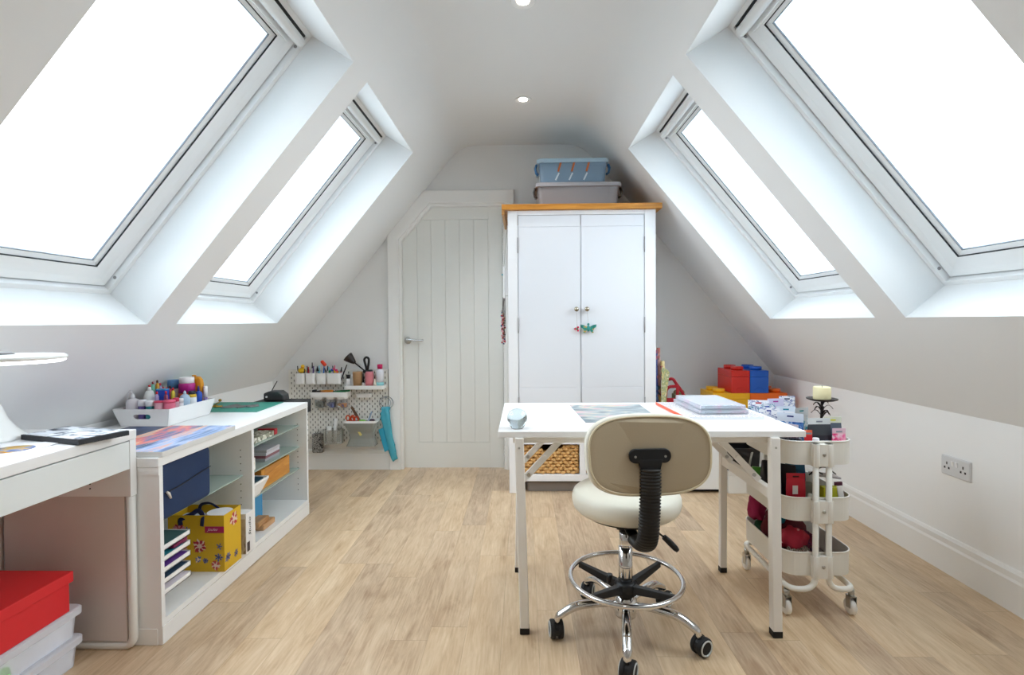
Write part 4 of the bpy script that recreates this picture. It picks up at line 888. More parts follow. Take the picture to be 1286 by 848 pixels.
for dx, dy, r in ((0, 0, .052), (.006, .010, .047), (-.006, -.008, .044)):
    mb = MB(); mb.tube([(-1.043 + dx + r * math.cos(a), PY - .025 + dy, .517 + r * .95 * math.sin(a)) for a in [2 * math.pi * i / 28 for i in range(28)]], .0022, 6, True); obj('hoop', mb, hoop, bb)
tq = clear('turquoise_film', '66d4ea', .55, .2)
rg = []
for z, cx, hw, hd in ((.487, -1.045, .030, .012), (.47, -1.045, .034, .014), (.455, -1.045, .028, .014), (.44, -1.045, .033, .017), (.40, -1.046, .034, .018), (.35, -1.040, .032, .018), (.30, -1.034, .033, .016), (.25, -1.024, .033, .014), (.20, -1.012, .030, .012), (.15, -.998, .026, .008), (.10, -.982, .020, .004), (.082, -.975, .018, .002)):
    rg.append([(cx + hw * math.cos(a) * (1 + .16 * math.sin(3 * a + z * 40) + .08 * math.sin(7 * a - z * 90)), PY - .030 + hd * math.sin(a) * (1 + .5 * math.sin(4 * a + z * 60)), z + (.012 * math.cos(a) if z < .12 else 0)) for a in [2 * math.pi * i / 20 for i in range(20)]])
mb = MB(); mb.loft(rg, smooth=True); obj('hanging_film', mb, tq, bb)
mb = MB(); mb.loft([[(x, y, z) for x, z in ((-1.098, .318), (-1.062, .332), (-1.020, .165), (-1.052, .148))] for y in (PY - .052, PY - .046)]); obj('side_flap', mb, clear('turquoise_film_dark', '3cb4d8', .7, .2), bb, .003)
mb = MB(); mb.tube([(-1.045, PY - .028, .487), (-1.044, PY - .02, .53), (-1.043, PY - .002, .560), (-1.043, PY + .008, .562)], .0022, 6); obj('hook', mb, steel, bb)

# ------------------------------------------------------------------ wardrobe
wr = thing('wardrobe', 'tall white two-door wardrobe with an oak top, right of the door', 'wardrobe', (.38, 3.6, 0))
WX0, WX1, WY0, WY1 = -.098, .857, 3.350, 3.860
def part(name, bxs, m_=white2, parent=wr, bevel=.0015, **k):
    mb = MB()
    for b in bxs: mb.box(*b)
    return obj(name, mb, m_, parent, bevel, **k)
part('side_panel', [(WX0, WX0 + .022, WY0 + .0205, WY1, .001, 1.8445)]); part('side_panel', [(WX1 - .022, WX1, WY0 + .0205, WY1, .001, 1.8445)])
part('stile', [(WX0, -.0345, WY0, WY0 + .020, .001, 1.8445)]); part('stile', [(.7865, WX1, WY0, WY0 + .020, .001, 1.8445)])
part('top_rail', [(-.034, .786, WY0, WY0 + .020, 1.8155, 1.8445)]); part('middle_rail', [(-.034, .786, WY0, WY0 + .020, .322, .398)])
part('base_rail', [(-.034, .786, WY0, WY0 + .020, .080, .122)]); part('drawer_divider', [(.362, .402, WY0, WY0 + .020, .1225, .3215)])
part('back_panel', [(WX0 + .0225, WX1 - .0225, WY1 - .012, WY1, .10, 1.84)]); part('shelf_board', [(WX0 + .0225, WX1 - .0225, WY0 + .0205, WY1 - .0125, .098, .1215)]); part('shelf_board', [(WX0 + .0225, WX1 - .0225, WY0 + .0205, WY1 - .0125, .3225, .345)])
part('oak_top', [(-.136, .893, 3.322, 3.868, 1.845, 1.881)], oak, bevel=.003)
part('oak_edge', [(-.1355, -.118, 3.330, 3.868, 1.815, 1.8445)], wood('oak_end', 'a87038', 'c99858', (30, 4, 30)), bevel=.002)
for x0, x1, kx in ((-.0315, .3725, .343), (.3755, .7835, .411)):
    mb = MB(); z0, z1 = .401, 1.8125
    mb.box(x0, x1, WY0 + .0045, WY0 + .020, z0, z1)
    mb.box(x0, x0 + .004, WY0 + .001, WY0 + .005, z0, z1); mb.box(x1 - .004, x1, WY0 + .001, WY0 + .005, z0, z1)
    wd = mat('wardrobe_door_paint', 'e3e6ec', .4, bump=.05, bscale=60); dd = obj('wardrobe_door', mb, wd, wr, .0012)
    part('door_rail', [(x0, x1, WY0 + .0010, WY0 + .0045, 1.739, z1)], wd, dd); part('door_rail', [(x0, x1, WY0 + .0010, WY0 + .0045, z0, .695)], wd, dd)
    part('door_panel', [(x0 + .0045, x1 - .0045, WY0 + .0018, WY0 + .0045, .6965, 1.7375)], wd, dd)
    mb = MB(); mb.lathe([(.007, 0), (.006, .010), (.013, .016), (.0155, .024), (.012, .031), (0, .034)], (kx, WY0 + .0009, 1.203), 20, (0, -1, 0)); obj('knob', mb, mat('antique_nickel', 'a39c8c', .25, 1), dd, smooth=True)
    hx = -.033 if x0 < 0 else .785
    for zz in (.58, 1.10, 1.62):
        mb = MB(); mb.cyl((hx, WY0 - .002, zz - .05), (hx, WY0 - .002, zz + .05), .0032, n=10); obj('hinge', mb, grey, dd)

# ornaments on the knobs
of = thing('flower_ornament', 'small white and red flower ornament hanging from left wardrobe knob', 'ornament', (.347, WY0 - .02, 1.06))
mb = MB(); mb.tube([(.343, WY0 - .018, 1.198), (.345, WY0 - .016, 1.15), (.347, WY0 - .012, 1.088)], .0009, 6); obj('string', mb, P_('b8b4b0'), of)
for i in range(6):
    a = i * math.pi / 3; mb = MB(); mb.ball((.347 + .012 * math.cos(a), WY0 - .012, 1.075 + .012 * math.sin(a)), .007, 10, 6, (1, .6, 1)); obj('petal', mb, P_(('e8d8dc', 'd02c50')[i % 2]), of, smooth=True)
mb = MB(); mb.ball((.347, WY0 - .015, 1.075), .006, 10, 6); obj('flower_centre', mb, P_('3a7a50'), of, smooth=True)
bf = thing('butterfly_ornament', 'painted turquoise butterfly hanging from the right wardrobe knob', 'ornament', (.425, WY0 - .02, 1.06)); tqm = ramp_mat('painted_wing', [(.35, '17706c'), (.5, '2a9c8c'), (.58, 'd8a02c'), (.66, '2a8c80')], 'noise', (50, 50, 50), 2, .5)
mb = MB(); mb.tube([(.411, WY0 - .020, 1.196), (.416, WY0 - .014, 1.15), (.420, WY0 - .012, 1.11)], .0009, 6); obj('string', mb, P_('b8b4b0'), bf)
mb = MB(); mb.ball((.420, WY0 - .014, 1.078), .016, 14, 10, (.75, .6, 1.25)); obj('butterfly_body', mb, P_('2a8c88'), bf, smooth=True)
mb = MB(); mb.ball((.420, WY0 - .014, 1.105), .008, 12, 8); obj('butterfly_head', mb, P_('2a8c88'), bf, smooth=True)
for s_ in (-1, 1):
    mb = MB(); mb.loft([[(.420 + s_ * a, y, b) for a, b in ((.008, 1.088), (.030, 1.100), (.052, 1.104), (.050, 1.088), (.036, 1.076), (.030, 1.062), (.034, 1.050), (.022, 1.048), (.010, 1.066))] for y in (WY0 - .017, WY0 - .013)]); obj('wing', mb, tqm, bf, .001)

# boxes on the wardrobe
def lidded(name, lab, x0, x1, y0, y1, z0, z1, body, lid, tap=.012, lip=.014, lh=.028, clipm=None):
    t = thing(name, lab, 'storage box', ((x0 + x1) / 2, (y0 + y1) / 2, z0), 'storage boxes on the wardrobe')
    def rr(i, z, r=.03): return [(x, y, z) for x, y in rrect(x0 + i, x1 - i, y0 + i, y1 - i, r, 6)]
    mb = MB(); mb.loft([rr(.004 + tap, z0 + .006), rr(.004, z1 - lh), rr(0, z1 - lh), rr(tap, z0 + .0005)]); mb.face(rr(.004 + tap, z0 + .0062)); tb = obj('tub', mb, body, t)
    mb = MB(); mb.loft([rr(-lip, z1 - lh + .0003), rr(-lip, z1 - .006), rr(-lip + .006, z1)]); obj('lid', mb, lid, t, .002)
    for xx, s_ in ((x0, -1), (x1, 1)):
        mb = MB(); ym = y0 + .05
        mb.tube([(xx + s_ * (lip + .002), ym, z1 - lh), (xx + s_ * (lip + .010), ym, z1 - lh - .025), (xx + s_ * (lip + .004), ym + .0, z1 - lh - .055), (xx + s_ * .004, ym, z1 - lh - .065)], (.008, .022), 10, flat=(1, 0, 0)); obj('clip_handle', mb, clipm or lid, t)
    return t
gp = mat('warm_grey_plastic', '8d898b', .45)
lidded('storage_box', 'grey lidded plastic tub standing on the wardrobe, lower of two', .100, .640, 3.43, 3.80, 1.8815, 2.045, gp, mat('grey_lid', '9c9a9e', .4), clipm=mat('brown_clip', '3a302c', .4))
bt = lidded('storage_box', 'blue-tinted clear box with orange clips on top of the grey tub', .110, .560, 3.44, 3.78, 2.046, 2.205, clear('blue_tinted_plastic', '8ea8bf', .62, .15), clear('blue_tinted_lid', 'b4d0e2', .75, .2), tap=.010, clipm=clear('blue_tinted_plastic2', '4f84b8', .6, .2))
for x in (.255, .345, .442):
    mb = MB(); mb.bar((x, 3.4385, 2.180), (x - .018, 3.4425, 2.120), .012, .004, (0, 1, 0)); obj('orange_tag', mb, P_('b8622c'), bt)
    mb = MB(); mb.bar((x - .012, 3.445, 2.112), (x - .035, 3.447, 2.065), .010, .003, (0, 1, 0)); obj('clear_tag', mb, P_('c4ced6'), bt)

# white hook strip with necklaces on the wardrobe's left side
hs = thing('hook_strip', 'narrow white hook strip fixed to left side of the wardrobe', 'hook strip', (-.12, 3.45, 1.28))
mb = MB(); mb.box(-.134, -.122, 3.44, 3.52, 1.282, 1.492); obj('strip', mb, wplast, hs, .002)
mb = MB(); mb.box(-.122, -.0985, 3.46, 3.50, 1.30, 1.47); obj('bracket', mb, wplast, hs)
mb = MB(); mb.ball((-.139, 3.45, 1.44), .006); obj('peg', mb, P_('2c8c94'), hs, smooth=True)
mb = MB(); mb.tube([(-.128, 3.46, 1.49), (-.122, 3.46, 1.56), (-.112, 3.46, 1.68), (-.104, 3.46, 1.74)], .0012, 6); obj('hanging_cord', mb, P_('8c8a80'), hs)
nc = 0
for k, (dx, L_, c1, c2, nm_) in enumerate(((-.006, .30, 'a82c3c', 'd8a0a8', 'red and pink'), (0, .26, 'b89468', '6a4a34', 'tan and brown'), (.004, .31, '3c3a5c', 'b02c40', 'dark blue and red'), (-.010, .22, 'c8c0b8', '3a6a90', 'white and blue'))):
    t = thing('necklace', '%s bead necklace hanging from hook strip beside the wardrobe' % nm_, 'necklace', (-.130 + dx, 3.455 + k * .012, 1.28 - L_), 'bead necklaces beside the wardrobe')
    y = 3.450 + k * .014; x = -.128 + dx
    mb = MB(); mb.tube(smooth_path([(x, y, 1.290), (x - .006, y - .004, 1.28 - L_ * .6), (x, y, 1.28 - L_), (x + .006, y + .006, 1.28 - L_ * .6), (x + .002, y + .006, 1.290)], .02), .0015, 6); obj('cord', mb, P_('6a6460'), t)
    mb = MB()
    for i in range(13):
        z = 1.28 - L_ * (.38 + .6 * i / 12); mb.m(i % 2).ball((x - .006 + .004 * (i % 3 - 1), y - .004, z), .0065 + .001 * (i % 2), 8, 6)
    obj('beads', mb, [P_(c1), P_(c2)], t, smooth=True, kind='stuff')

# basket, low box under the wardrobe
def basket(x0, x1, y0, y1, z0, z1, lab):
    t = thing('wicker_basket', lab, 'basket', ((x0 + x1) / 2, (y0 + y1) / 2, z0), 'wicker baskets in the wardrobe base')
    m1 = mat('seagrass', 'd0a468', .7, var=.22, vscale=60); mb = MB(); rows = 9; xm = (x0 + x1) / 2
    def ztop(x): u = abs(x - xm) / ((x1 - x0) / 2); return z1 if u > .52 else z1 - .032 * (1 - max(0, (u - .30) / .22)) if u > .30 else z1 - .032
    pitch = (z1 - z0) / rows
    for r_ in range(rows):
        z = z0 + (r_ + .5) * pitch; n = 110; seg = []
        for i in range(n + 1):
            x = x0 + (x1 - x0) * i / n; ph = x * 190 + r_ * math.pi
            seg.append((x, y0 + .007 * math.sin(ph), z + .0034 * math.sin(ph * .5 + r_ * 1.3)))
        run = []
        for p in seg + [None]:
            if p and p[2] < ztop(p[0]): run.append(p)
            else:
                if len(run) > 2: mb.tube(run, pitch * .52, 8)
                run = []
    obj('woven_front', mb, m1, t)
    mb = MB()
    mb.prism([(x0, z0), (x1, z0), (x1, z1 - .004), (xm + .26 * (x1 - x0), z1 - .004), (xm + .15 * (x1 - x0), z1 - .036), (xm - .15 * (x1 - x0), z1 - .036), (xm - .26 * (x1 - x0), z1 - .004), (x0, z1 - .004)], 'y', y0 + .003, y0 + .010)
    mb.box(x0, x0 + .012, y0 + .010, y1, z0, z1 - .004); mb.box(x1 - .012, x1, y0 + .010, y1, z0, z1 - .004); mb.box(x0, x1, y1 - .012, y1, z0, z1 - .004); mb.box(x0, x1, y0 + .01, y1, z0, z0 + .008)
    obj('basket_core', mb, mat('seagrass_dark', '8f6836', .8), t)
basket(-.026, .354, 3.378, 3.80, .124, .312, 'woven seagrass basket in left opening at the wardrobe foot')
basket(.412, .776, 3.378, 3.80, .124, .312, 'woven seagrass basket in right opening, behind the swivel chair')
ub = lidded('storage_box', 'low smoky plastic box on the floor under the wardrobe', .010, .60, 3.39, 3.78, .0005, .070, mat('smoky_plastic', '8c8684', .3), mat('smoky_lid', '7c7674', .3), .006, .006, .014); ub['group'] = 'boxes under the wardrobe'; del ub['group']

# ================================================================== RIGHT OF THE WARDROBE
lw_ = thing('low_cupboard', 'low plain white cupboard between wardrobe and white storage bricks', 'cupboard', (1.09, 3.6, 0))
mb = MB(); mb.box(.866, 1.300, 3.372, 3.86, .022, .46); obj('carcass', mb, white, lw_, .002)
mb = MB(); mb.box(.870, 1.296, 3.352, 3.3715, .026, .456); obj('cupboard_door', mb, white, lw_, .002)
mb = MB(); mb.box(.88, 1.285, 3.39, 3.85, .001, .0215); obj('plinth', mb, softblack, lw_)  # black colour stands in for the shadow gap under the cupboard
rb = thing('red_bag', 'red bag with looped handles on the low cupboard', 'bag', (.985, 3.45, .461))
rm = mat('red_webbing', 'a81c2c', .6)
mb = MB(); mb.loft([[(x, y, .462) for x, y in rrect(.925, 1.09, 3.41, 3.52, .02, 4)], [(x, y, .60) for x, y in rrect(.93, 1.085, 3.42, 3.50, .02, 4)]]); obj('bag_body', mb, rm, rb)
mb = MB(); mb.tube(smooth_path([(.936, 3.42, .60), (.940, 3.415, .665), (.955, 3.41, .688), (1.005, 3.41, .692), (1.016, 3.415, .680), (1.014, 3.42, .60)], .02), (.003, .011), 8, flat=(0, -1, 0)); obj('handle', mb, rm, rb)
mb = MB(); mb.tube(smooth_path([(.965, 3.47, .728), (1.00, 3.47, .738), (1.022, 3.46, .70), (1.055, 3.46, .655), (1.08, 3.46, .60)], .03), (.003, .010), 8, flat=(0, -1, 0)); mb.tube([(.965, 3.47, .728), (.955, 3.48, .70), (.945, 3.48, .60)], (.003, .008), 8, flat=(0, -1, 0)); obj('handle', mb, rm, rb)
mb = MB(); mb.box(.93, 1.01, 3.425, 3.428, .60, .612); obj('bag_mouth', mb, rm, rb)
for k, (x, y, z1, w_, cs_, lab) in enumerate(((.873, 3.415, .93, .010, [(.4, '2a3870'), (.55, '4a6c9c'), (.7, '8c4a60')], 'slim blue wrapping-paper roll against the wardrobe side'), (.893, 3.43, .945, .012, [(.35, 'b08078'), (.5, 'c8a860'), (.6, '4c5a4c'), (.75, '9c5048')], 'tallest red and gold patterned paper roll beside wardrobe'), (.912, 3.40, .86, .014, [(.35, 'c8b480'), (.5, 'a88c50'), (.6, '5c8070'), (.8, 'b0605c')], 'gold floral paper roll leaning next to the wardrobe'))):
    mb = MB(); mb.cyl((x + .012 * (k == 2) + .01, y, .462), (x, y, z1), w_, n=14); mb.m(1).cyl((x, y, z1), (x, y, z1 + .0008), w_ * .6, n=14)
    solo('paper_roll', mb, [ramp_mat('gift_wrap_%d' % k, cs_, 'voronoi', (60, 60, 40), interp='CONSTANT'), softblack], lab, 'paper roll', 'wrapping-paper rolls beside the wardrobe')
mb = MB(); mb.loft([[(x, y, z) for x, z in ((.900, .55), (.925, .56), (.955, .785), (.945, .80), (.905, .825))] for y in (3.385, 3.389)])
solo('gift_bag', mb, ramp_mat('gold_leaf_print', [(.4, 'd4c88c'), (.5, '8ca078'), (.6, 'e0d8b0')], 'noise', (40, 40, 40), 3, 1), 'pale gold patterned gift bag flap sticking out beside the wardrobe', 'gift bag', None, .001)
mb = MB(); mb.ball((1.08, 3.60, .625), .03, 14, 8, (1.3, 1, .8)); mb.box(1.04, 1.12, 3.56, 3.64, .461, .615); solo('olive_pouch', mb, mat('olive', '7c7454', .8), 'olive green pouch top showing behind the red bag', 'pouch', None, .004)

# ------------------------------------------------------------------ toy-brick storage boxes
def brick(lab, x0, x1, y0, y1, z0, c_, nx, ny, h=.157, notch=True, studs=True, show=None):
    m_ = mat('brick_' + c_, c_, .35); t = thing('storage_brick', lab, 'storage box', ((x0 + x1) / 2, (y0 + y1) / 2, z0), 'toy-brick storage boxes')
    mb = MB(); mb.box(x0 + .0008, x1 - .0008, y0, y1, z0 + .0005, z0 + h - .042); obj('brick_tub', mb, m_, t, .003)
    mb = MB(); mb.box(x0 + .0008, x1 - .0008, y0, y1, z0 + h - .0415, z0 + h); obj('brick_lid', mb, m_, t, .003)
    if notch:
        xc = (x0 + x1) / 2; mb = MB(); n_ = 18
        mb.tube([(xc + .034 * math.cos(a), y0 - .0006, z0 + .002 + .034 * math.sin(a)) for a in [math.pi * i / n_ for i in range(n_ + 1)]], .0022, 6); obj('finger_notch', mb, m_, t)
    if studs:
        for i in range(nx):
            for j in range(ny):
                if show and (i, j) not in show: continue
                cx = x0 + (x1 - x0) * (i + .5) / nx; cy = y0 + (y1 - y0) * (j + .5) / ny
                mb = MB(); mb.lathe([(0, z0 + h + .0003), (.040, z0 + h + .0003), (.040, z0 + h + .022), (.037, z0 + h + .025), (0, z0 + h + .025)], (cx, cy, 0), 28); obj('stud', mb, m_, t)
    return t
brick('orange storage brick with a stud showing, right of the yellow one', 1.528, 1.778, 3.50, 3.75, .474, 'ee6c1c', 2, 2, notch=False, show={(1, 0), (1, 1)})
brick('yellow storage brick under the red one, left of the orange brick', 1.277, 1.527, 3.50, 3.75, .474, 'f0b41c', 2, 2, notch=False, show={(0, 0), (0, 1)})
brick('red storage brick on the yellow one, left of the blue brick', 1.402, 1.5265, 3.50, 3.75, .6315, 'cf2a22', 1, 2, h=.152)
brick('blue storage brick on top of the stack, right of the red brick', 1.5275, 1.652, 3.50, 3.75, .6315, '1c5cc0', 1, 2, h=.152)
brick('pale grey storage brick with round notch, just under the yellow and orange bricks', 1.302, 1.802, 3.50, 3.75, .316, 'dcdee0', 4, 2, studs=False)
brick('white storage brick second from the floor, behind the black tote', 1.302, 1.802, 3.50, 3.75, .158, 'ecebe6', 4, 2, notch=False, studs=False)
brick('white storage brick on the floor at the bottom back of the stack', 1.302, 1.802, 3.50, 3.75, 0, 'ecebe7', 4, 2, notch=False, studs=False)
brick('shallow white storage brick with round notch on floor, under the black tote', 1.322, 1.60, 3.345, 3.485, 0, 'efeee9', 2, 1, notch=True, studs=False)
mb = MB(); mb.loft([[(x, y, .158) for x, y in rrect(1.312, 1.512, 3.33, 3.49, .006, 2)], [(x, y, .300) for x, y in rrect(1.304, 1.520, 3.325, 3.492, .006, 2)], [(x, y, .300) for x, y in rrect(1.310, 1.514, 3.331, 3.486, .004, 2)], [(x, y, .165) for x, y in rrect(1.316, 1.508, 3.335, 3.486, .004, 2)]])
solo('black_tote', mb, mat('black_card', '141416', .5), 'open black box on the shallow white storage brick', 'box')

# ================================================================== WORK TABLE
tb = thing('folding_table', 'white folding craft table with braced metal legs in the middle', 'table', (.46, 2.17, 0))
TX0, TX1, TY0, TY1 = -.094, 1.003, 1.846, 2.495
mb = MB(); mb.box(TX0, TX1, TY0, TY1, .708, .730); obj('table_top', mb, mat('table_white', 'f3f4f5', .3), tb, .0015)
fm = mat('table_frame_white', 'eeece8', .4)
def bars(name, lst, parent=tb, m_=fm, bev=.002):
    mb = MB()
    for b in lst: mb.box(*b)
    return obj(name, mb, m_, parent, bev)
bars('apron_rail', [(-.040, .925, 1.874, 1.898, .682, .7075)]); bars('apron_rail', [(-.040, .925, 2.400, 2.424, .682, .7075)])
bars('apron_rail', [(-.040, -.016, 1.8985, 2.3995, .682, .7075)]); bars('apron_rail', [(.901, .925, 1.8985, 2.3995, .682, .7075)])
def leg(x0, y0, x1, y1, w=.033, parent=tb):
    mb = MB(); h = w / 2
    mb.hexa([(x1 - h, y1 - h, .022), (x1 + h, y1 - h, .022), (x1 + h, y1 + h, .022), (x1 - h, y1 + h, .022), (x0 - h, y0 - h, .7075), (x0 + h, y0 - h, .7075), (x0 + h, y0 + h, .7075), (x0 - h, y0 + h, .7075)])
    o = obj('leg', mb, fm, tb, .003)
    mb = MB(); mb.box(x1 - h - .001, x1 + h + .001, y1 - h - .001, y1 + h + .001, .0005, .024); obj('rubber_foot', mb, softblack, o, .003)
    mb = MB(); mb.cyl((x0, y0 - h - .002, .672), (x0, y0 - h + .001, .672), .004, n=10); obj('rivet', mb, steel, o)
leg(-.018, 1.855, -.002, 1.845); leg(.893, 1.855, .893, 1.835); leg(-.018, 2.315, -.030, 2.300, .028); leg(.893, 2.320, .885, 2.305, .028)
for x, n_ in ((-.010, 0), (.891, 1)):
    mb = MB(); mb.bar((x, 1.868, .500), (x, 2.300, .500), .024, .038); obj('cross_bar', mb, fm, tb, .002)
for s_, x0 in ((1, -.004), (-1, .886)):
    for y in (1.955, 2.215):
        mb = MB(); mb.bar((x0, y, .522), (x0 + s_ * .165, y, .697), .009, .024, (-s_ * .7, 0, .7)); br = obj('folding_brace', mb, fm, tb, .001)
        for k in (.12, .50): 
            p = Vector((x0, y, .522)).lerp(Vector((x0 + s_ * .165, y, .697)), k); mb = MB(); mb.cyl(p - Vector((0, .009, 0)), p + Vector((0, .009, 0)), .007, n=12); obj('hinge_pin', mb, steel if k < .3 else fm, br)

# things on the table
z = .7302
ball = thing('glass_paperweight', 'clear glass ball paperweight at front left corner of the table', 'paperweight', (-.025, 1.905, z))
cg = mat('clear_glass', 'cfdde2', .02, trans=1, ior=1.5)
mb = MB(); mb.lathe([(0, 0), (.022, 0), (.0235, .004), (.030, .014), (.036, .028), (.0375, .038), (.035, .051), (.028, .063), (.016, .071), (0, .074)], (-.025, 1.905, z), 40); obj('glass_ball', mb, cg, ball)
art = ramp_mat('koi_watercolour', [(.30, '4c5860'), (.42, '7c8a92'), (.50, 'a9b4b8'), (.56, 'd4c8b0'), (.60, 'dc94b0'), (.64, 'c4ccd0'), (.74, '5f6c76')], 'noise', (5, 12, 1), 6, 1.4, .3)
sheet('watercolour_print', 'grey print with pink and cream blossom lying flat on the table', 'print', [(.240, 2.005), (.545, 2.015), (.545, 2.435), (.215, 2.425)], .7303, art)
bk = thing('colouring_book', 'patterned white book with bright orange spine on the table', 'book', (.80, 2.24, z))
BX = [(.648, 2.060), (.955, 2.060), (.930, 2.440), (.625, 2.435)]
mb = MB(); mb.loft([[(x, y, h) for x, y in BX] for h in (.7305, .7400)]); obj('pages', mb, mat('page_edge', 'dfe2ea', .6), bk)
mb = MB(); mb.loft([[(x, y, h) for x, y in BX] for h in (.7402, .7412)]); obj('cover', mb, ramp_mat('doodle_cover', [(0, 'f2f1f2'), (.44, '6c6c78'), (.47, 'f0eef2'), (.53, '585864'), (.56, 'f2f0f2'), (.63, 'e88c6c'), (.65, 'f2f0f2'), (.70, '7fb4c4')], 'noise', (60, 60, 1), 3, 2, .35, interp='CONSTANT'), bk)
mb = MB(); mb.loft([[(.6475, 2.0595, h), (.6245, 2.435, h), (.621, 2.4345, h), (.644, 2.059, h)] for h in (.7303, .7414)]); obj('spine', mb, P_('ec5a30'), bk)
def case(lab, X, z0, z1, rot):
    t = thing('document_case', lab, 'document case', (.81, 2.26, z0), 'clear document cases on the book')
    cpm = clear('case_plastic', 'eef3f8', .22, .10)
    def rg(i, h):
        c = Vector((.812, 2.262)); q = [Vector(p) for p in X]; return [(c.x + (p.x - c.x) * (1 - i), c.y + (p.y - c.y) * (1 - i), h) for p in q]
    mb = MB(); mb.loft([rg(0, z0), rg(0, z1)]); obj('case_shell', mb, cpm, t, .002)
    mb = MB(); mb.loft([rg(.07, z0 + .003), rg(.07, z1 - .004)]); obj('contents', mb, ramp_mat('case_contents_%d' % rot, [(.4, 'b9c2cc'), (.5, 'ccd4dc'), (.58, 'e4b4c8'), (.66, 'c4ccd6')], 'noise', (6, 6, 6), 2, .5), t)
    mb = MB(); mb.bar((X[0][0] + .02, X[0][1] - .0012, (z0 + z1) / 2), (X[1][0] - .02, X[1][1] - .0012, (z0 + z1) / 2), .002, .004); obj('case_edge', mb, cpm, t)
case('lower clear document case lying on the patterned book', [(.716, 2.105), (.915, 2.110), (.905, 2.425), (.700, 2.420)], .7416, .7595, 0)
case('upper clear document case with pinkish papers, on top of pile', [(.722, 2.115), (.908, 2.120), (.898, 2.415), (.708, 2.412)], .7598, .7780, 1)

# ================================================================== SWIVEL CHAIR
CX, CY = .361, 1.840
ch = thing('swivel_stool', 'cream padded swivel stool with backrest and chrome foot ring', 'chair', (CX, CY, 0))
cream = mat('cream_leatherette', 'e6e4d8', .42, bump=.15, bscale=180); beige = mat('beige_leatherette', 'b5a78e', .5, bump=.15, bscale=180)
# seat
mb = MB(); mb.lathe([(0, .447), (.150, .447), (.172, .452), (.186, .465), (.1915, .485), (.191, .503), (.186, .516), (.174, .525), (.145, .5305), (.08, .534), (0, .534)], (CX + .002, CY, 0), 56); st = obj('seat', mb, cream, ch)
mb = MB(); mb.lathe([(0, .437), (.145, .437), (.148, .4465), (0, .4465)], (CX, CY, 0), 40); obj('seat_pan', mb, black, ch)
# column
mb = MB(); mb.lathe([(0, .16), (.0245, .16), (.0245, .318), (0, .318)], (CX, CY, 0), 28); mb.lathe([(.0, .318), (.021, .318), (.0225, .323), (.0225, .368), (.020, .370), (0, .370)], (CX, CY, 0), 28); cl = obj('column', mb, chrome, ch)
mb = MB(); mb.lathe([(0, .370), (.014, .370), (.014, .437), (0, .437)], (CX, CY, 0), 20); mb.lathe([(0, .371), (.019, .371), (.019, .380), (0, .382)], (CX - .004, CY, 0), 20); obj('gas_piston', mb, black, cl)
mb = MB(); mb.box(CX - .045, CX + .045, CY - .075, CY + .07, .405, .4365); obj('mechanism', mb, black, ch, .006)
# backrest
ang = R(-4); Q = Matrix.Translation((CX + .024, 1.605, .708)) @ Matrix.Rotation(R(5), 4, 'Z') @ Matrix.Rotation(R(-7), 4, 'X')
def superell(w, h, n=72, p=3.0):
    out = []
    for i in range(n):
        a = 2 * math.pi * i / n; c, s_ = math.cos(a), math.sin(a)
        out.append((w * math.copysign(abs(c) ** (2 / p), c), h * math.copysign(abs(s_) ** (2 / p), s_) * (1.0 + .0 * c)))
    return out
def back_loft(levels):
    rg = []
    for w_, h_, y in levels:
        rg.append([Q @ Vector((x * (1 - .05 * (-v / .122) * .6), y + (-(x / .198) ** 2) * .022 * 1.0 + .012, v)) for x, v in superell(w_, h_)])
    return rg
mb = MB(); mb.loft(back_loft([(.004, .003, -.0225), (.03, .02, -.0225), (.06, .04, -.0225), (.10, .063, -.0224), (.14, .088, -.0222), (.17, .106, -.0215), (.184, .115, -.0205), (.190, .1185, -.0185), (.193, .121, -.016)]), smooth=True); bk_ = obj('backrest_shell', mb, beige, ch)
mb = MB(); mb.loft(back_loft([(.004, .003, .004), (.06, .04, .004), (.12, .075, .002), (.165, .10, -.002), (.185, .115, -.010), (.1935, .1215, -.0155), (.199, .1265, -.006), (.2005, .128, .006), (.197, .124, .020), (.188, .116, .027), (.170, .104, .032), (.13, .08, .035), (.08, .05, .036), (.03, .02, .036), (.004, .003, .036)]), smooth=True); bc = obj('backrest_cushion', mb, cream, ch)
mb = MB(); ring = back_loft([(.190, .1185, -.0205)])[0]; mb.tube(ring, .0032, 8, True); obj('piping', mb, mat('piping_cream', 'd8ccae', .45), bk_)
# T bracket and bellows arm
mb = MB(); mb.loft([[Q @ Vector((x, y, v)) for x, v in rrect(-.066, .066, -.022, .022, .021, 6)] for y in (-.026, -.0125)]); tbk = obj('back_bracket', mb, black, ch, .004, seg=3)
mb = MB(); mb.loft([[Q @ Vector((x, y, v)) for x, v in ((-.028, -.05), (.028, -.05), (.040, -.010), (-.040, -.010))] for y in (-.027, -.0125)]); obj('bracket_neck', mb, black, tbk, .003)
for s_ in (-1, 1): mb = MB(); mb.cyl(Q @ Vector((s_ * .047, -.0268, -.002)), Q @ Vector((s_ * .047, -.0255, -.002)), .004, n=12); obj('screw', mb, steel, tbk)
top = Q @ Vector((0, -.021, -.040))
path = [Vector((top.x, top.y, .672)), Vector((top.x - .001, top.y - .004, .62)), Vector((top.x - .004, top.y - .006, .54)), Vector((top.x - .007, top.y - .003, .475)), Vector((top.x - .009, top.y + .012, .435)), Vector((top.x - .012, top.y + .045, .412)), Vector((CX + .004, CY - .13, .406)), Vector((CX, CY - .07, .412))]
sp = smooth_path(path, .03, 6)
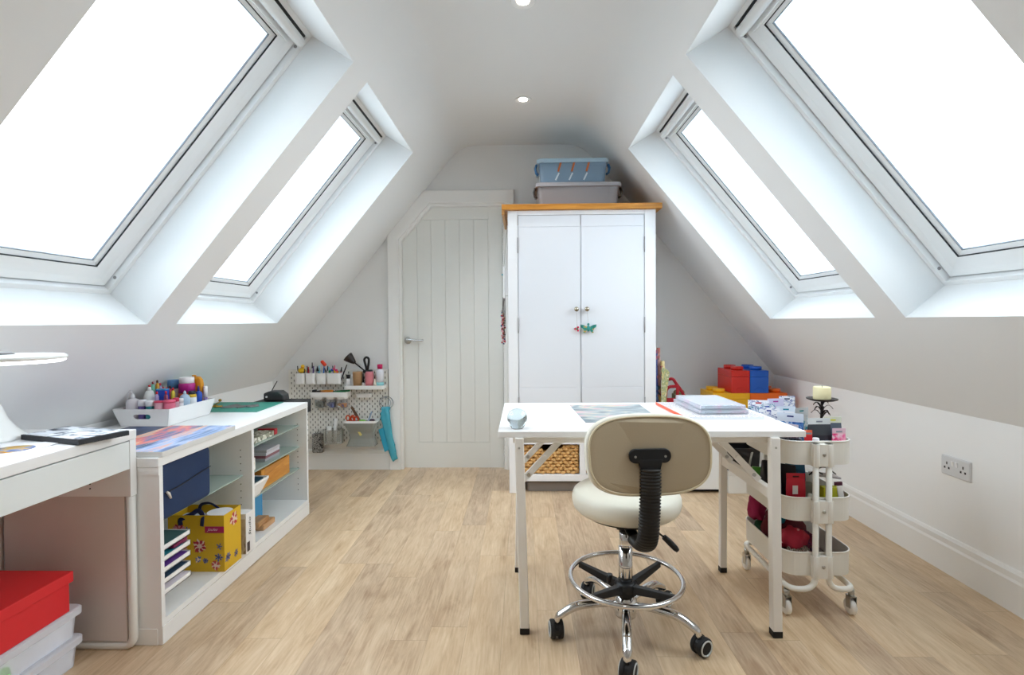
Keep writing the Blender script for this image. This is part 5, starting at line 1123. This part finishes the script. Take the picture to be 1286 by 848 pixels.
# resample evenly
L_ = [0]
for a, b in zip(sp, sp[1:]): L_.append(L_[-1] + (b - a).length)
def at_len(d):
    for i in range(len(sp) - 1):
        if L_[i + 1] >= d: return sp[i].lerp(sp[i + 1], (d - L_[i]) / max(1e-9, L_[i + 1] - L_[i]))
    return sp[-1]
NB = 34; pts = []; rad = []
tot = L_[-1] * .80
for i in range(NB * 4 + 1): pts.append(at_len(tot * i / (NB * 4)))
mb = MB(); mb.tube(pts, lambda k: (.0165 + .0035 * (1 if (round(k * NB * 4) % 4) in (1, 2) else 0), .0295 + .0040 * (1 if (round(k * NB * 4) % 4) in (1, 2) else 0)), 20, flat=(0, -1, 0)); obj('bellows_cover', mb, mat('bellows_rubber', '1c1a19', .45), ch)
mb = MB(); mb.tube(sp[-14:], (.006, .020), 10, flat=(0, 0, 1)); obj('back_arm', mb, black, ch)
# lever
mb = MB(); mb.tube([(CX + .04, CY - .05, .424), (CX + .085, CY - .085, .409), (CX + .118, CY - .090, .385)], .0035, 8); lv = obj('height_lever', mb, black, ch)
mb = MB(); mb.tube([(CX + .112, CY - .090, .390), (CX + .130, CY - .092, .374), (CX + .150, CY - .094, .353), (CX + .158, CY - .095, .345)], lambda k: (.005 + .006 * math.sin(math.pi * (.25 + .6 * k)), .004 + .007 * math.sin(math.pi * (.25 + .6 * k))), 12); obj('lever_paddle', mb, black, lv)
# foot ring and spider
RZ = .206
mb = MB(); mb.tube([(CX + .197 * math.cos(a), CY + .197 * math.sin(a), RZ) for a in [2 * math.pi * i / 72 for i in range(72)]], .0088, 12, True); fr_ = obj('foot_ring', mb, chrome, ch)
mb = MB(); mb.lathe([(.0247, .150), (.042, .152), (.040, .185), (.030, .196), (.0247, .196)], (CX, CY, 0), 24)
obj('ring_hub', mb, black, ch)
for a in (38, 143, 222, 318):
    a = R(a); d = Vector((math.cos(a), math.sin(a), 0))
    p0 = Vector((CX, CY, .176)) + d * .030; p1 = Vector((CX, CY, .202)) + d * .190
    mb = MB(); n_ = Vector((-d.y, d.x, 0)); U = Vector((0, 0, 1))
    mb.loft([[p0 + n_ * .017 - U * .016, p0 - n_ * .017 - U * .016, p0 - n_ * .012 + U * .012, p0 + n_ * .012 + U * .012], [p1 + n_ * .010 - U * .012, p1 - n_ * .010 - U * .012, p1 - n_ * .008 + U * .006, p1 + n_ * .008 + U * .006]]); obj('ring_spoke', mb, black, fr_, .002)
mb = MB(); p = Vector((CX, CY, .172)) + Vector((math.cos(R(150)), math.sin(R(150)), 0)) * .060; mb.cyl(p + Vector((0, 0, -.004)), p + Vector((0, 0, .030)), .011, n=18); obj('clamp_knob', mb, black, fr_)
# star base
mb = MB(); mb.lathe([(0, .070), (.036, .070), (.040, .080), (.040, .128), (.032, .136), (.0247, .150), (0, .150)], (CX, CY, 0), 32); hub = obj('base_hub', mb, chrome, ch)
for k, a in enumerate((-100, -28, 44, 116, 188)):
    a = R(a); d = Vector((math.cos(a), math.sin(a), 0)); c = Vector((CX, CY, 0)); U = Vector((0, 0, 1))
    pth = smooth_path([c + d * .030 + U * .112, c + d * .10 + U * .120, c + d * .185 + U * .118, c + d * .248 + U * .082, c + d * .252 + U * .062], .06, 8)
    mb = MB(); mb.tube(pth, lambda t_: (.0105 + .004 * math.sin(math.pi * min(1, t_ * 1.1)), .0135 + .004 * math.sin(math.pi * min(1, t_ * 1.1))), 14, flat=(0, 0, 1)); lg = obj('base_leg', mb, chrome, ch)
    # twin-wheel castor, swivelled
    sw = R((20, 60, 100, 150, 0)[k]) if k != 4 else R(95); f = Vector((math.cos(sw), math.sin(sw), 0)) ; ax = Vector((-f.y, f.x, 0)); pc_ = c + d * .252
    if k == 0: ax = Vector((math.cos(R(-28)), math.sin(R(-28)), 0))
    if k == 1: ax = Vector((math.cos(R(-60)), math.sin(R(-60)), 0))
    if k == 4: ax = Vector((1, .1, 0)).normalized()
    if k == 2: ax = Vector((math.cos(R(-40)), math.sin(R(-40)), 0))
    if k == 3: ax = Vector((math.cos(R(-20)), math.sin(R(-20)), 0))
    f = Vector((-ax.y, ax.x, 0)); w0 = pc_ + f * .010 + U * .0325
    mb = MB(); mb.cyl(pc_ + U * .045, pc_ + U * .070, .0075, n=12); cst = obj('castor', mb, black, lg)
    mb = MB(); mb.loft([[w0 + ax * t_ + f * (.0295 * math.cos(q)) + U * (.0295 * math.sin(q)) for q in [R(-20) + R(220) * i / 12 for i in range(13)]] for t_ in (-.006, .006)]); obj('castor_hood', mb, black, cst)
    for s_ in (-1, 1):
        mb = MB(); mb.lathe([(0, .0065), (.0315, .0065), (.032, .009), (.032, .019), (.029, .0225), (0, .0225)], w0, 28, ax * s_); whl = obj('castor_wheel', mb, softblack, cst)
        mb = MB(); mb.tube([w0 + ax * s_ * .0228 + (f * math.cos(q) + U * math.sin(q)) * .0240 for q in [2 * math.pi * i / 28 for i in range(28)]], .0030, 8, True); obj('wheel_ring', mb, P_('c8cccc'), whl)

# ================================================================== TROLLEY
tl = thing('storage_trolley', 'white three-tier metal trolley on castors, right of the table', 'trolley', (1.12, 2.14, 0))
tw = mat('trolley_white', 'e9e7e0', .35)
QX0, QX1, QY0, QY1 = .985, 1.258, 1.965, 2.345; posts = (1.098, 1.147)
rims = (.664, .449, .240)
inner = mat('trolley_inner', 'b9b2a8', .5)
for zr in rims:
    def rr(i, z, r=.062): return [(x, y, z) for x, y in rrect(QX0 + i, QX1 - i, QY0 + i, QY1 - i, r - i * .5, 9)]
    mb = MB(); mb.loft([rr(.0035, zr - .086), rr(.0035, zr), rr(0, zr), rr(.001, zr - .088)], smooth=False); mb.face(rr(.0037, zr - .0858))
    ty = obj('tray', mb, tw, tl)
    mb = MB(); mb.tube([Vector(p) + Vector((0, 0, 0)) for p in rr(.0008, zr)], .0032, 8, True); obj('rolled_rim', mb, tw, ty)
    mb = MB(); mb.face(rr(.004, zr - .0850)); mb.face(rr(.004, zr - .0845)) ; obj('tray_mat', mb, mat('trolley_mat', '6b5f58', .8), ty)
    for ye, s_ in ((QY0, -1), (QY1, 1)):
        mb = MB(); mb.box(posts[0] - .013, posts[1] + .013, min(ye, ye + s_ * .022), max(ye, ye + s_ * .022), zr - .090, zr - .006)
        for px in posts: mb.cyl((px, ye + s_ * .011, zr - .090), (px, ye + s_ * .011, zr - .006), .0145, n=18)
        bp_ = obj('bracket', mb, tw, ty, .001)
        mb = MB(); ym = ye + s_ * .0225; mb.lathe([(.0065, 0), (.0065, .002), (.003, .004), (0, .004)], (sum(posts) / 2, ym, zr - .045), 16, (0, s_, 0)); obj('bolt', mb, steel, bp_)
for i, px in enumerate(posts):
    s_ = -1 if i == 0 else 1; xo = 1.000 if i == 0 else 1.243; zb = .108
    pth = []
    y0, y1 = QY0 - .011, QY1 + .011
    P = [(px, y0, .648), (px, y0, zb), (xo, y0 - .006, zb), (xo, y1 + .006, zb), (px, y1, zb), (px, y1, .648)]
    mb = MB(); mb.tube(smooth_path(P, .048, 8), .0108, 14); obj('tube_frame', mb, tw, tl)
    for ye in (1.972, 2.325):
        xc = xo; mb = MB()
        mb.cyl((xc, ye, .072), (xc, ye, .098), .011, n=16); cst = obj('castor', mb, steel, tl)
        sx = .006 * s_
        mb = MB()
        for t_ in (-.012, .012): mb.hexa([(xc + t_ - .0008, ye - .014, .030), (xc + t_ + .0008, ye - .014, .030), (xc + t_ + .0008, ye + .012, .026), (xc + t_ - .0008, ye + .012, .026), (xc + t_ - .0008, ye - .014, .074), (xc + t_ + .0008, ye - .014, .074), (xc + t_ + .0008, ye + .014, .074), (xc + t_ - .0008, ye + .014, .074)])
        mb.box(xc - .0128, xc + .0128, ye - .014, ye + .014, .0725, .0745); obj('castor_fork', mb, steel, cst)
        mb = MB(); mb.lathe([(0, -.0095), (.027, -.0095), (.030, -.006), (.030, .006), (.027, .0095), (0, .0095)], (xc, ye + .004, .0305), 28, (1, 0, 0)); obj('wheel', mb, P_('eceae6'), cst)

# --- top tray: hanging card packets, candle holder
zt = rims[0] - .0842; g = 'card-backed craft packets in the top trolley tray'
def packet(x, y, w_, h, rotz, m_, lab, lean=0, head='f0f1f6', hh=.035, th=.006, name='craft_packet', z0=zt, g=g, slotc=None):
    t = thing(name, lab, 'packet', (x, y, z0), g)
    M = Matrix.Translation((x, y, z0 + .001)) @ Matrix.Rotation(R(rotz), 4, 'Z') @ Matrix.Rotation(R(lean), 4, 'X')
    def bx(a, b, c, d, e, f): mb = MB(); mb.box(a, b, c, d, e, f); mb.bm.transform(M); return mb
    mb = MB(); mb.loft([[Vector((x_, y_, z_)) for x_, y_, z_ in ((-w_ / 2, -t_ / 2, v), (w_ / 2, -t_ / 2, v), (w_ / 2, t_ / 2, v), (-w_ / 2, t_ / 2, v))] for v, t_ in ((0, th * .5), (.02, th * 1.5), ((h - hh) * .7, th * 1.6), (h - hh, .0015))]); mb.bm.transform(M); obj('pouch', mb, m_, t, .001)
    mb = bx(-w_ / 2, w_ / 2, -.001, .001, h - hh + .0002, h); hd = obj('header_card', mb, P_(head) if head != 'f0f1f6' else hdr[len(bpy.data.objects) % 3], t)
    mb = bx(-.012, .012, -.0014, -.0011, h - .016, h - .010); obj('hang_slot', mb, P_(slotc or '8c94a4'), hd)
    return t
hdr = [ramp_mat('header_print_%d' % k, [(.40, 'f2f3f8'), (.50, 'f4f4f8'), (.54, c_), (.60, 'f0f2f8'), (.70, c2)], 'noise', (28, 28, 60), 3, .8, .3) for k, (c_, c2) in enumerate((('2c4fa8', '7cb4d8'), ('1c3c8c', 'b04c9c'), ('2c8cb0', '3a3c9c')))]
def pk(nm_, a, b, c): return ramp_mat('packet_%s' % nm_, [(.38, a), (.5, b), (.62, c)], 'noise', (35, 35, 35), 3, 1, .25)
B1, B2, B3, B4 = pk('blue', '1f4f9c', '5a8fd0', 'e4ecf6'), pk('violet', '4a3f9c', 'a9b4e0', 'f0f0f8'), pk('teal', '1c6c8c', 'e8eef4', '2c3f8c'), pk('white', 'dfe4f0', 'f4f4fa', '8ca4d4')
packet(1.040, 2.300, .085, .190, -14, B3, 'tall packet with red-printed white header card, far left of top tray', slotc='c43c3c', hh=.028)
packet(1.060, 2.262, .085, .180, 18, B1, 'blue packet with white header, second from far left in top tray', slotc='3858b0')
packet(1.045, 2.205, .075, .172, -22, B4, 'white packet with blue lettering above the table edge', slotc='2c3f9c')
packet(1.078, 2.165, .085, .165, -34, B2, 'violet and white packet in the middle of the top tray', slotc='6a3c8c')
packet(1.120, 2.310, .075, .195, 6, pk('magenta', 'b03c9c', 'e8e4f4', '5a6cc0'), 'packet with magenta and lilac print at the back of the top tray', head='dcd8f0', slotc='b03c9c')
packet(1.175, 2.320, .070, .205, 0, B4, 'tallest white packet with dark stripe at back of tray', slotc='24305c', hh=.045)
packet(1.135, 2.250, .080, .170, -6, B3, 'teal and navy packet behind the black pouch', head='e8eef8', slotc='1c8ca4')
packet(1.085, 2.115, .095, .165, -30, B1, 'bright blue packet with tilted white print near table corner', head='dfe8f6', slotc='1f2f7c')
packet(1.175, 2.200, .080, .172, 24, pk('aqua', 'd4e8f0', 'f4f8fa', '2ca0b0'), 'white packet with aqua edge behind the black pouch, under candle', head='eef4f6', slotc='2ca0b0')
packet(1.062, 2.070, .060, .130, -48, pk('plum', '6c2c5c', '3c2c4c', 'c4b4cc'), 'dark plum packet sunk low near the front left of top tray', head='d4ccdc', hh=.02)
packet(1.153, 2.030, .088, .160, 2, mat('slate_foil', '3c4148', .3), 'large slate black foil pouch at front of the top tray', head='dfe6ea', hh=.024, th=.012)
packet(1.222, 2.060, .066, .160, -3, mat('grey_foil', '5c6878', .3), 'grey foil pouch at the right front corner of the top tray', head='e6ead8', hh=.024, th=.010, slotc='e4e23c')
packet(1.216, 2.008, .052, .125, 4, pk('pink', 'e0286c', 'f07aa8', 'f4d4e0'), 'bright pink packet leaning in front of the grey pouch', head='e8c4d4', hh=.02)
packet(1.100, 2.010, .028, .118, -8, mat('red_foil', 'd42a34', .3), 'narrow red packet at the front left of the top tray', head='e86a4a', hh=.02)
mb = MB(); mb.lathe([(0, 0), (.012, .001), (.012, .09), (.010, .093), (0, .093)], (1.118, 1.990, zt), 16); solo('white_tube', mb, P_('eceaf0'), 'short white tube beside the narrow red packet', 'tube')
mb = MB()
for k in range(7): mb.box(1.010 + k * .009, 1.015 + k * .009, 2.035 - k * .006, 2.065 - k * .006, zt + .001, zt + .083)
solo('pen_bundle', mb, mat('dark_pens', '2c2a34', .4), 'dark row of slim pens at the left side of the top tray', 'pens', kind='stuff')
cd = thing('candle_holder', 'black leafy metal candle stand rising from back right of top tray', 'candle holder', (1.212, 2.115, zt))
im = mat('black_iron', '2b2523', .45, .6); cx, cy = 1.212, 2.115
mb = MB(); mb.lathe([(0, zt + .001), (.034, zt + .001), (.034, zt + .004), (.010, zt + .009), (0, zt + .009)], (cx, cy, 0), 24); obj('foot', mb, im, cd)
mb = MB(); mb.tube([(cx, cy, zt + .005), (cx + .003, cy, zt + .07), (cx - .002, cy, zt + .14), (cx, cy, .797)], lambda k: .0045 + .0025 * math.sin(k * 9) ** 2, 10); obj('stem', mb, im, cd)
mb = MB(); mb.lathe([(0, .797), (.042, .797), (.056, .802), (.0575, .806), (.055, .806), (.041, .801), (0, .801)], (cx, cy, 0), 32); obj('drip_plate', mb, im, cd)
for k in range(9):
    a = k * 2.4; d = Vector((math.cos(a), math.sin(a), 0)); z0 = .725 + .006 * k; L2 = .030 + .004 * (k % 4)
    pth = [Vector((cx, cy, z0)) + d * L2 * t_ + Vector((0, 0, .030 * math.sin(t_ * 2.2) - .006 * t_)) for t_ in (0, .25, .5, .75, 1, 1.15)]
    mb = MB(); mb.tube(pth, lambda t_: (.0012, .0012 + .0050 * math.sin(math.pi * min(1, t_ + .05))), 6, flat=(0, 0, 1)); obj('leaf', mb, im, cd)
mb = MB(); mb.lathe([(0, .8018), (.0315, .8018), (.0325, .806), (.0325, .850), (.030, .853), (.018, .851), (0, .850)], (cx, cy, 0), 32); cn = solo('candle', mb, mat('ivory_wax', 'e9dfb4', .45), 'stubby ivory pillar candle on the black metal holder', 'candle')
mb = MB(); mb.cyl((cx, cy, .850), (cx, cy, .858), .001, n=6); obj('wick', mb, softblack, cn)

# --- middle tray
zt2 = rims[1] - .0842; g2 = 'things in the middle trolley tray'
packet(1.058, 2.02, .070, .162, -4, mat('red_packet', 'd02a40', .35), 'red packet with small white label in the middle tray', z0=zt2, g=g2, head='c8283c', hh=.022, slotc='3a1018')
mb = MB(); mb.box(1.040, 1.060, 2.009, 2.0105, zt2 + .085, zt2 + .118); 
mb.bm.transform(Matrix.Translation((0, -.0015, 0))); solo('barcode_label', mb, P_('e8e4e4'), 'tiny white barcode label on the red middle-tray packet', 'label')
bottle('glue_bottle', 'small white squeeze bottle with cone tip in the middle tray', 'bottle', 1.108, 2.010, zt2, [('cap_base', P_('e6e8e4'), [(0, 0), (.015, .001), (.015, .028), (0, .028)]), ('bottle_body', P_('dfe4dc'), [(0, .0282), (.014, .0282), (.010, .07), (.007, .085), (0, .086)])], None)
mb = MB(); mb.box(1.155, 1.222, 2.00, 2.03, zt2 + .001, zt2 + .112); solo('lime_box', mb, P_('b8b82c'), 'lime yellow box between and behind the trolley posts, middle tray', 'box', None, .002)
mb = MB(); mb.bar((1.228, 1.995, zt2 + .002), (1.214, 2.00, zt2 + .120), .022, .005, (0, 1, 0)); solo('white_tube', mb, P_('eceaea'), 'slim white tube leaning at right end of the middle tray', 'tube', None, .002)
mb = MB(); mb.bar((1.238, 2.035, zt2 + .002), (1.230, 2.035, zt2 + .125), .030, .008, (0, 1, 0)); solo('plum_packet', mb, P_('5c2440'), 'plum packet at the right edge of the middle tray', 'packet', None, .002)
mb = MB(); mb.hexa([(1.15, 2.06, zt2 + .140), (1.245, 2.04, zt2 + .132), (1.245, 2.10, zt2 + .132), (1.15, 2.10, zt2 + .140), (1.15, 2.06, zt2 + .147), (1.245, 2.04, zt2 + .139), (1.245, 2.10, zt2 + .139), (1.15, 2.10, zt2 + .147)]); solo('grey_sleeve', mb, mat('grey_sleeve', 'b4b0b4', .4), 'pale grey plastic sleeve lying across the middle tray', 'sleeve')
mb = MB(); mb.tube(smooth_path([(1.13, 2.05, zt2 + .150), (1.16, 2.03, zt2 + .185), (1.19, 2.04, zt2 + .180), (1.23, 2.05, zt2 + .150)], .03), .0025, 6); mb.tube([(1.12, 2.04, zt2 + .15), (1.135, 2.03, zt2 + .172), (1.17, 2.035, zt2 + .155)], .003, 6); solo('black_cable', mb, black, 'thin black looped cable above the lime box in middle tray', 'cable')
for k, (x, y, w_, d_, h, c_, lab) in enumerate(((1.012, 2.085, .040, .06, .175, '2c2a4c', 'dark indigo bag at left of the red packet'), (1.060, 2.10, .085, .06, .185, '1c1a22', 'black bag behind the red packet, middle tray'), (1.120, 2.14, .080, .05, .180, '1c6a94', 'blue-teal wrapper behind the glue bottle, middle tray'), (1.130, 2.075, .050, .05, .120, '8c9088', 'grey-green bag behind the glue bottle'),
                                       (1.050, 2.20, .08, .08, .170, '24222a', 'dark bag at the back of middle tray'))):
    mb = MB(); mb.hexa([(x - w_ / 2, y - d_ / 2, zt2 + .001), (x + w_ / 2, y - d_ / 2, zt2 + .001), (x + w_ / 2, y + d_ / 2, zt2 + .001), (x - w_ / 2, y + d_ / 2, zt2 + .001), (x - w_ / 2 * .9, y - .006, zt2 + h), (x + w_ / 2 * .85, y - .010, zt2 + h * .94), (x + w_ / 2 * .9, y + .012, zt2 + h * .90), (x - w_ / 2, y + .010, zt2 + h * .97)])
    solo('craft_bag', mb, P_(c_, .4), lab, 'bag', 'dark craft bags in the middle tray', .006)
# left-hand far side of the middle tray: green card and silver tool
mb = MB(); mb.hexa([(1.002, 2.27, zt2 + .001), (1.045, 2.25, zt2 + .001), (1.050, 2.258, zt2 + .001), (1.004, 2.278, zt2 + .001), (1.000, 2.27, zt2 + .118), (1.045, 2.25, zt2 + .118), (1.050, 2.258, zt2 + .118), (1.002, 2.278, zt2 + .118)]); solo('green_card', mb, mat('leaf_green', '4c9c34', .4), 'bright green card seen behind the table brace, middle tray', 'card')
mb = MB(); mb.tube([(.998, 2.30, zt2 + .09), (1.003, 2.295, zt2 + .14), (1.008, 2.29, zt2 + .175)], lambda k: (.006 + .004 * k, .003), 8); solo('silver_tool', mb, steel, 'silver-handled tool standing beside the green card', 'tool')

# --- bottom tray: folded fabric
zt3 = rims[2] - .0842; g3 = 'fabric bundles in the bottom tray'
def cloth(lab, x, y, z, rx, ry, rz_, m_, seed, name='fabric_bundle'):
    q = random.Random(seed); mb = MB(); ph = [q.uniform(0, 6) for _ in range(6)]; rings = []
    n, m2 = 28, 16
    for i in range(m2 + 1):
        a = -math.pi / 2 + math.pi * i / m2; r = []
        for j in range(n):
            t_ = 2 * math.pi * j / n; k = 1 + .10 * math.sin(3 * t_ + ph[0] + 2 * a) + .07 * math.sin(5 * t_ + ph[1] - 3 * a) + .05 * math.sin(9 * t_ + 6 * a + ph[2])
            c_ = max(math.cos(a), .001) ** .7
            zz = max(z + rz_ * (math.sin(a) * k + .0), z - rz_ * .95)
            r.append((x + rx * c_ * math.cos(t_) * k, y + ry * c_ * math.sin(t_) * k, zz))
        rings.append(r)
    mb.loft(rings, smooth=True); return solo(name, mb, m_, lab, 'fabric', g3)
dots = ramp_mat('crimson_dots', [(.20, 'd8a0a8'), (.26, 'b0203c'), (.9, '9c1834')], 'voronoi', (30, 30, 30), rough=.8)
def dotmat():
    m = dots; nt = m.node_tree
    for n in nt.nodes:
        if n.type == 'TEX_VORONOI':
            r = [x for x in nt.nodes if x.type == 'VALTORGB'][0]
            for l in list(r.inputs[0].links): nt.links.remove(l)
            nt.links.new(n.outputs['Distance'], r.inputs[0])
dotmat()
cloth('crimson fabric with pale dots heaped in the bottom tray', 1.060, 2.045, zt3 + .105, .052, .048, .040, dots, 3)
cloth('maroon cloth behind the dotted fabric in the bottom tray', 1.075, 2.15, zt3 + .105, .080, .045, .080, mat('maroon_cloth', '5c1424', .85), 5)
cloth('magenta velvet cloth peaking at the far left of the bottom tray', 1.024, 2.275, zt3 + .150, .036, .042, .060, mat('magenta_velvet', '9c1c50', .85), 8)
cloth('dark green cloth below the magenta one, far left of bottom tray', 1.036, 2.24, zt3 + .055, .040, .050, .042, mat('dark_green_cloth', '1c4a2c', .85), 9)
cloth('purple and red patterned cloth between the trolley posts', 1.125, 2.06, zt3 + .065, .026, .055, .055, ramp_mat('purple_print', [(.4, '3c1c4c'), (.5, '7c2c4c'), (.6, '2c1c3c'), (.7, 'a8884c')], 'noise', (50, 50, 50), 3, 1, .8), 12)
cloth('teal blue cloth glimpsed above the dotted fabric', 1.032, 2.105, zt3 + .165, .030, .022, .022, mat('teal_cloth', '1c6c84', .85), 15)
cloth('grey and white striped cloth at the front of the bottom tray', 1.062, 2.008, zt3 + .045, .050, .025, .042, ramp_mat('grey_stripe', [(.4, '8c8478'), (.5, 'd4ccbc'), (.6, '5c5048')], 'wave', (40, 40, 90), 2, 2, .8), 20)
mb = MB(); mb.tube(smooth_path([(1.022, 1.992, zt3 + .050), (1.045, 1.990, zt3 + .044), (1.070, 1.990, zt3 + .052), (1.092, 1.988, zt3 + .080)], .02), .005, 10); solo('rope', mb, P_('c9c4bc'), 'thick pale rope curling over the striped cloth', 'rope')
mb = MB(); mb.bar((1.078, 1.984, zt3 + .030), (1.100, 1.982, zt3 + .078), .016, .006, (0, 1, 0)); solo('candy_stripe_ribbon', mb, ramp_mat('red_white_stripe', [(.45, 'e8dcd4'), (.55, 'c82c38')], 'wave', (60, 10, 60), 0, 0, .6), 'red and white striped ribbon piece at the front of bottom tray', 'ribbon', None, .001)
# ------------------------------------------------------------------ daylight and view
w = bpy.data.worlds.new('overcast_sky'); scene.world = w; w.use_nodes = True
bg = w.node_tree.nodes['Background']; bg.inputs['Color'].default_value = (.93, .97, 1, 1); bg.inputs['Strength'].default_value = 8.2
for i, (P, wn) in enumerate(((PL, WL[0]), (PL, WL[1]), (PR, WR[0]), (PR, WR[1]))):
    # sampling portals in the window openings (they give no light of their own)
    y0, y1, b, t = wn; c = Vector(P((y0 + y1) / 2, (b + t) / 2, .33)); n = Vector(P(0, 0, 0)) - Vector(P(0, 0, 1))
    l = bpy.data.lights.new('window_portal', 'AREA'); l.shape = 'RECTANGLE'; l.size = t - b; l.size_y = y1 - y0; l.cycles.is_portal = True
    o = bpy.data.objects.new('window_portal', l); col.objects.link(o)
    z = -n.normalized(); y = Vector((0, 1, 0)); x = y.cross(z)
    o.matrix_world = Matrix(((x.x, y.x, z.x, c.x), (x.y, y.y, z.y, c.y), (x.z, y.z, z.z, c.z), (0, 0, 0, 1)))
scene.cycles.max_bounces = 12; scene.cycles.diffuse_bounces = 8; scene.cycles.transparent_max_bounces = 24; scene.cycles.transmission_bounces = 8
scene.cycles.use_adaptive_sampling = True; scene.cycles.adaptive_threshold = .015; scene.cycles.use_denoising = True; scene.cycles.sample_clamp_indirect = 10; scene.cycles.caustics_reflective = False; scene.cycles.caustics_refractive = False
vs = scene.view_settings
scene.display_settings.display_device = 'sRGB'; vs.view_transform = 'Standard'; vs.look = 'None'; vs.gamma = 1; vs.use_curve_mapping = False; vs.exposure = 0
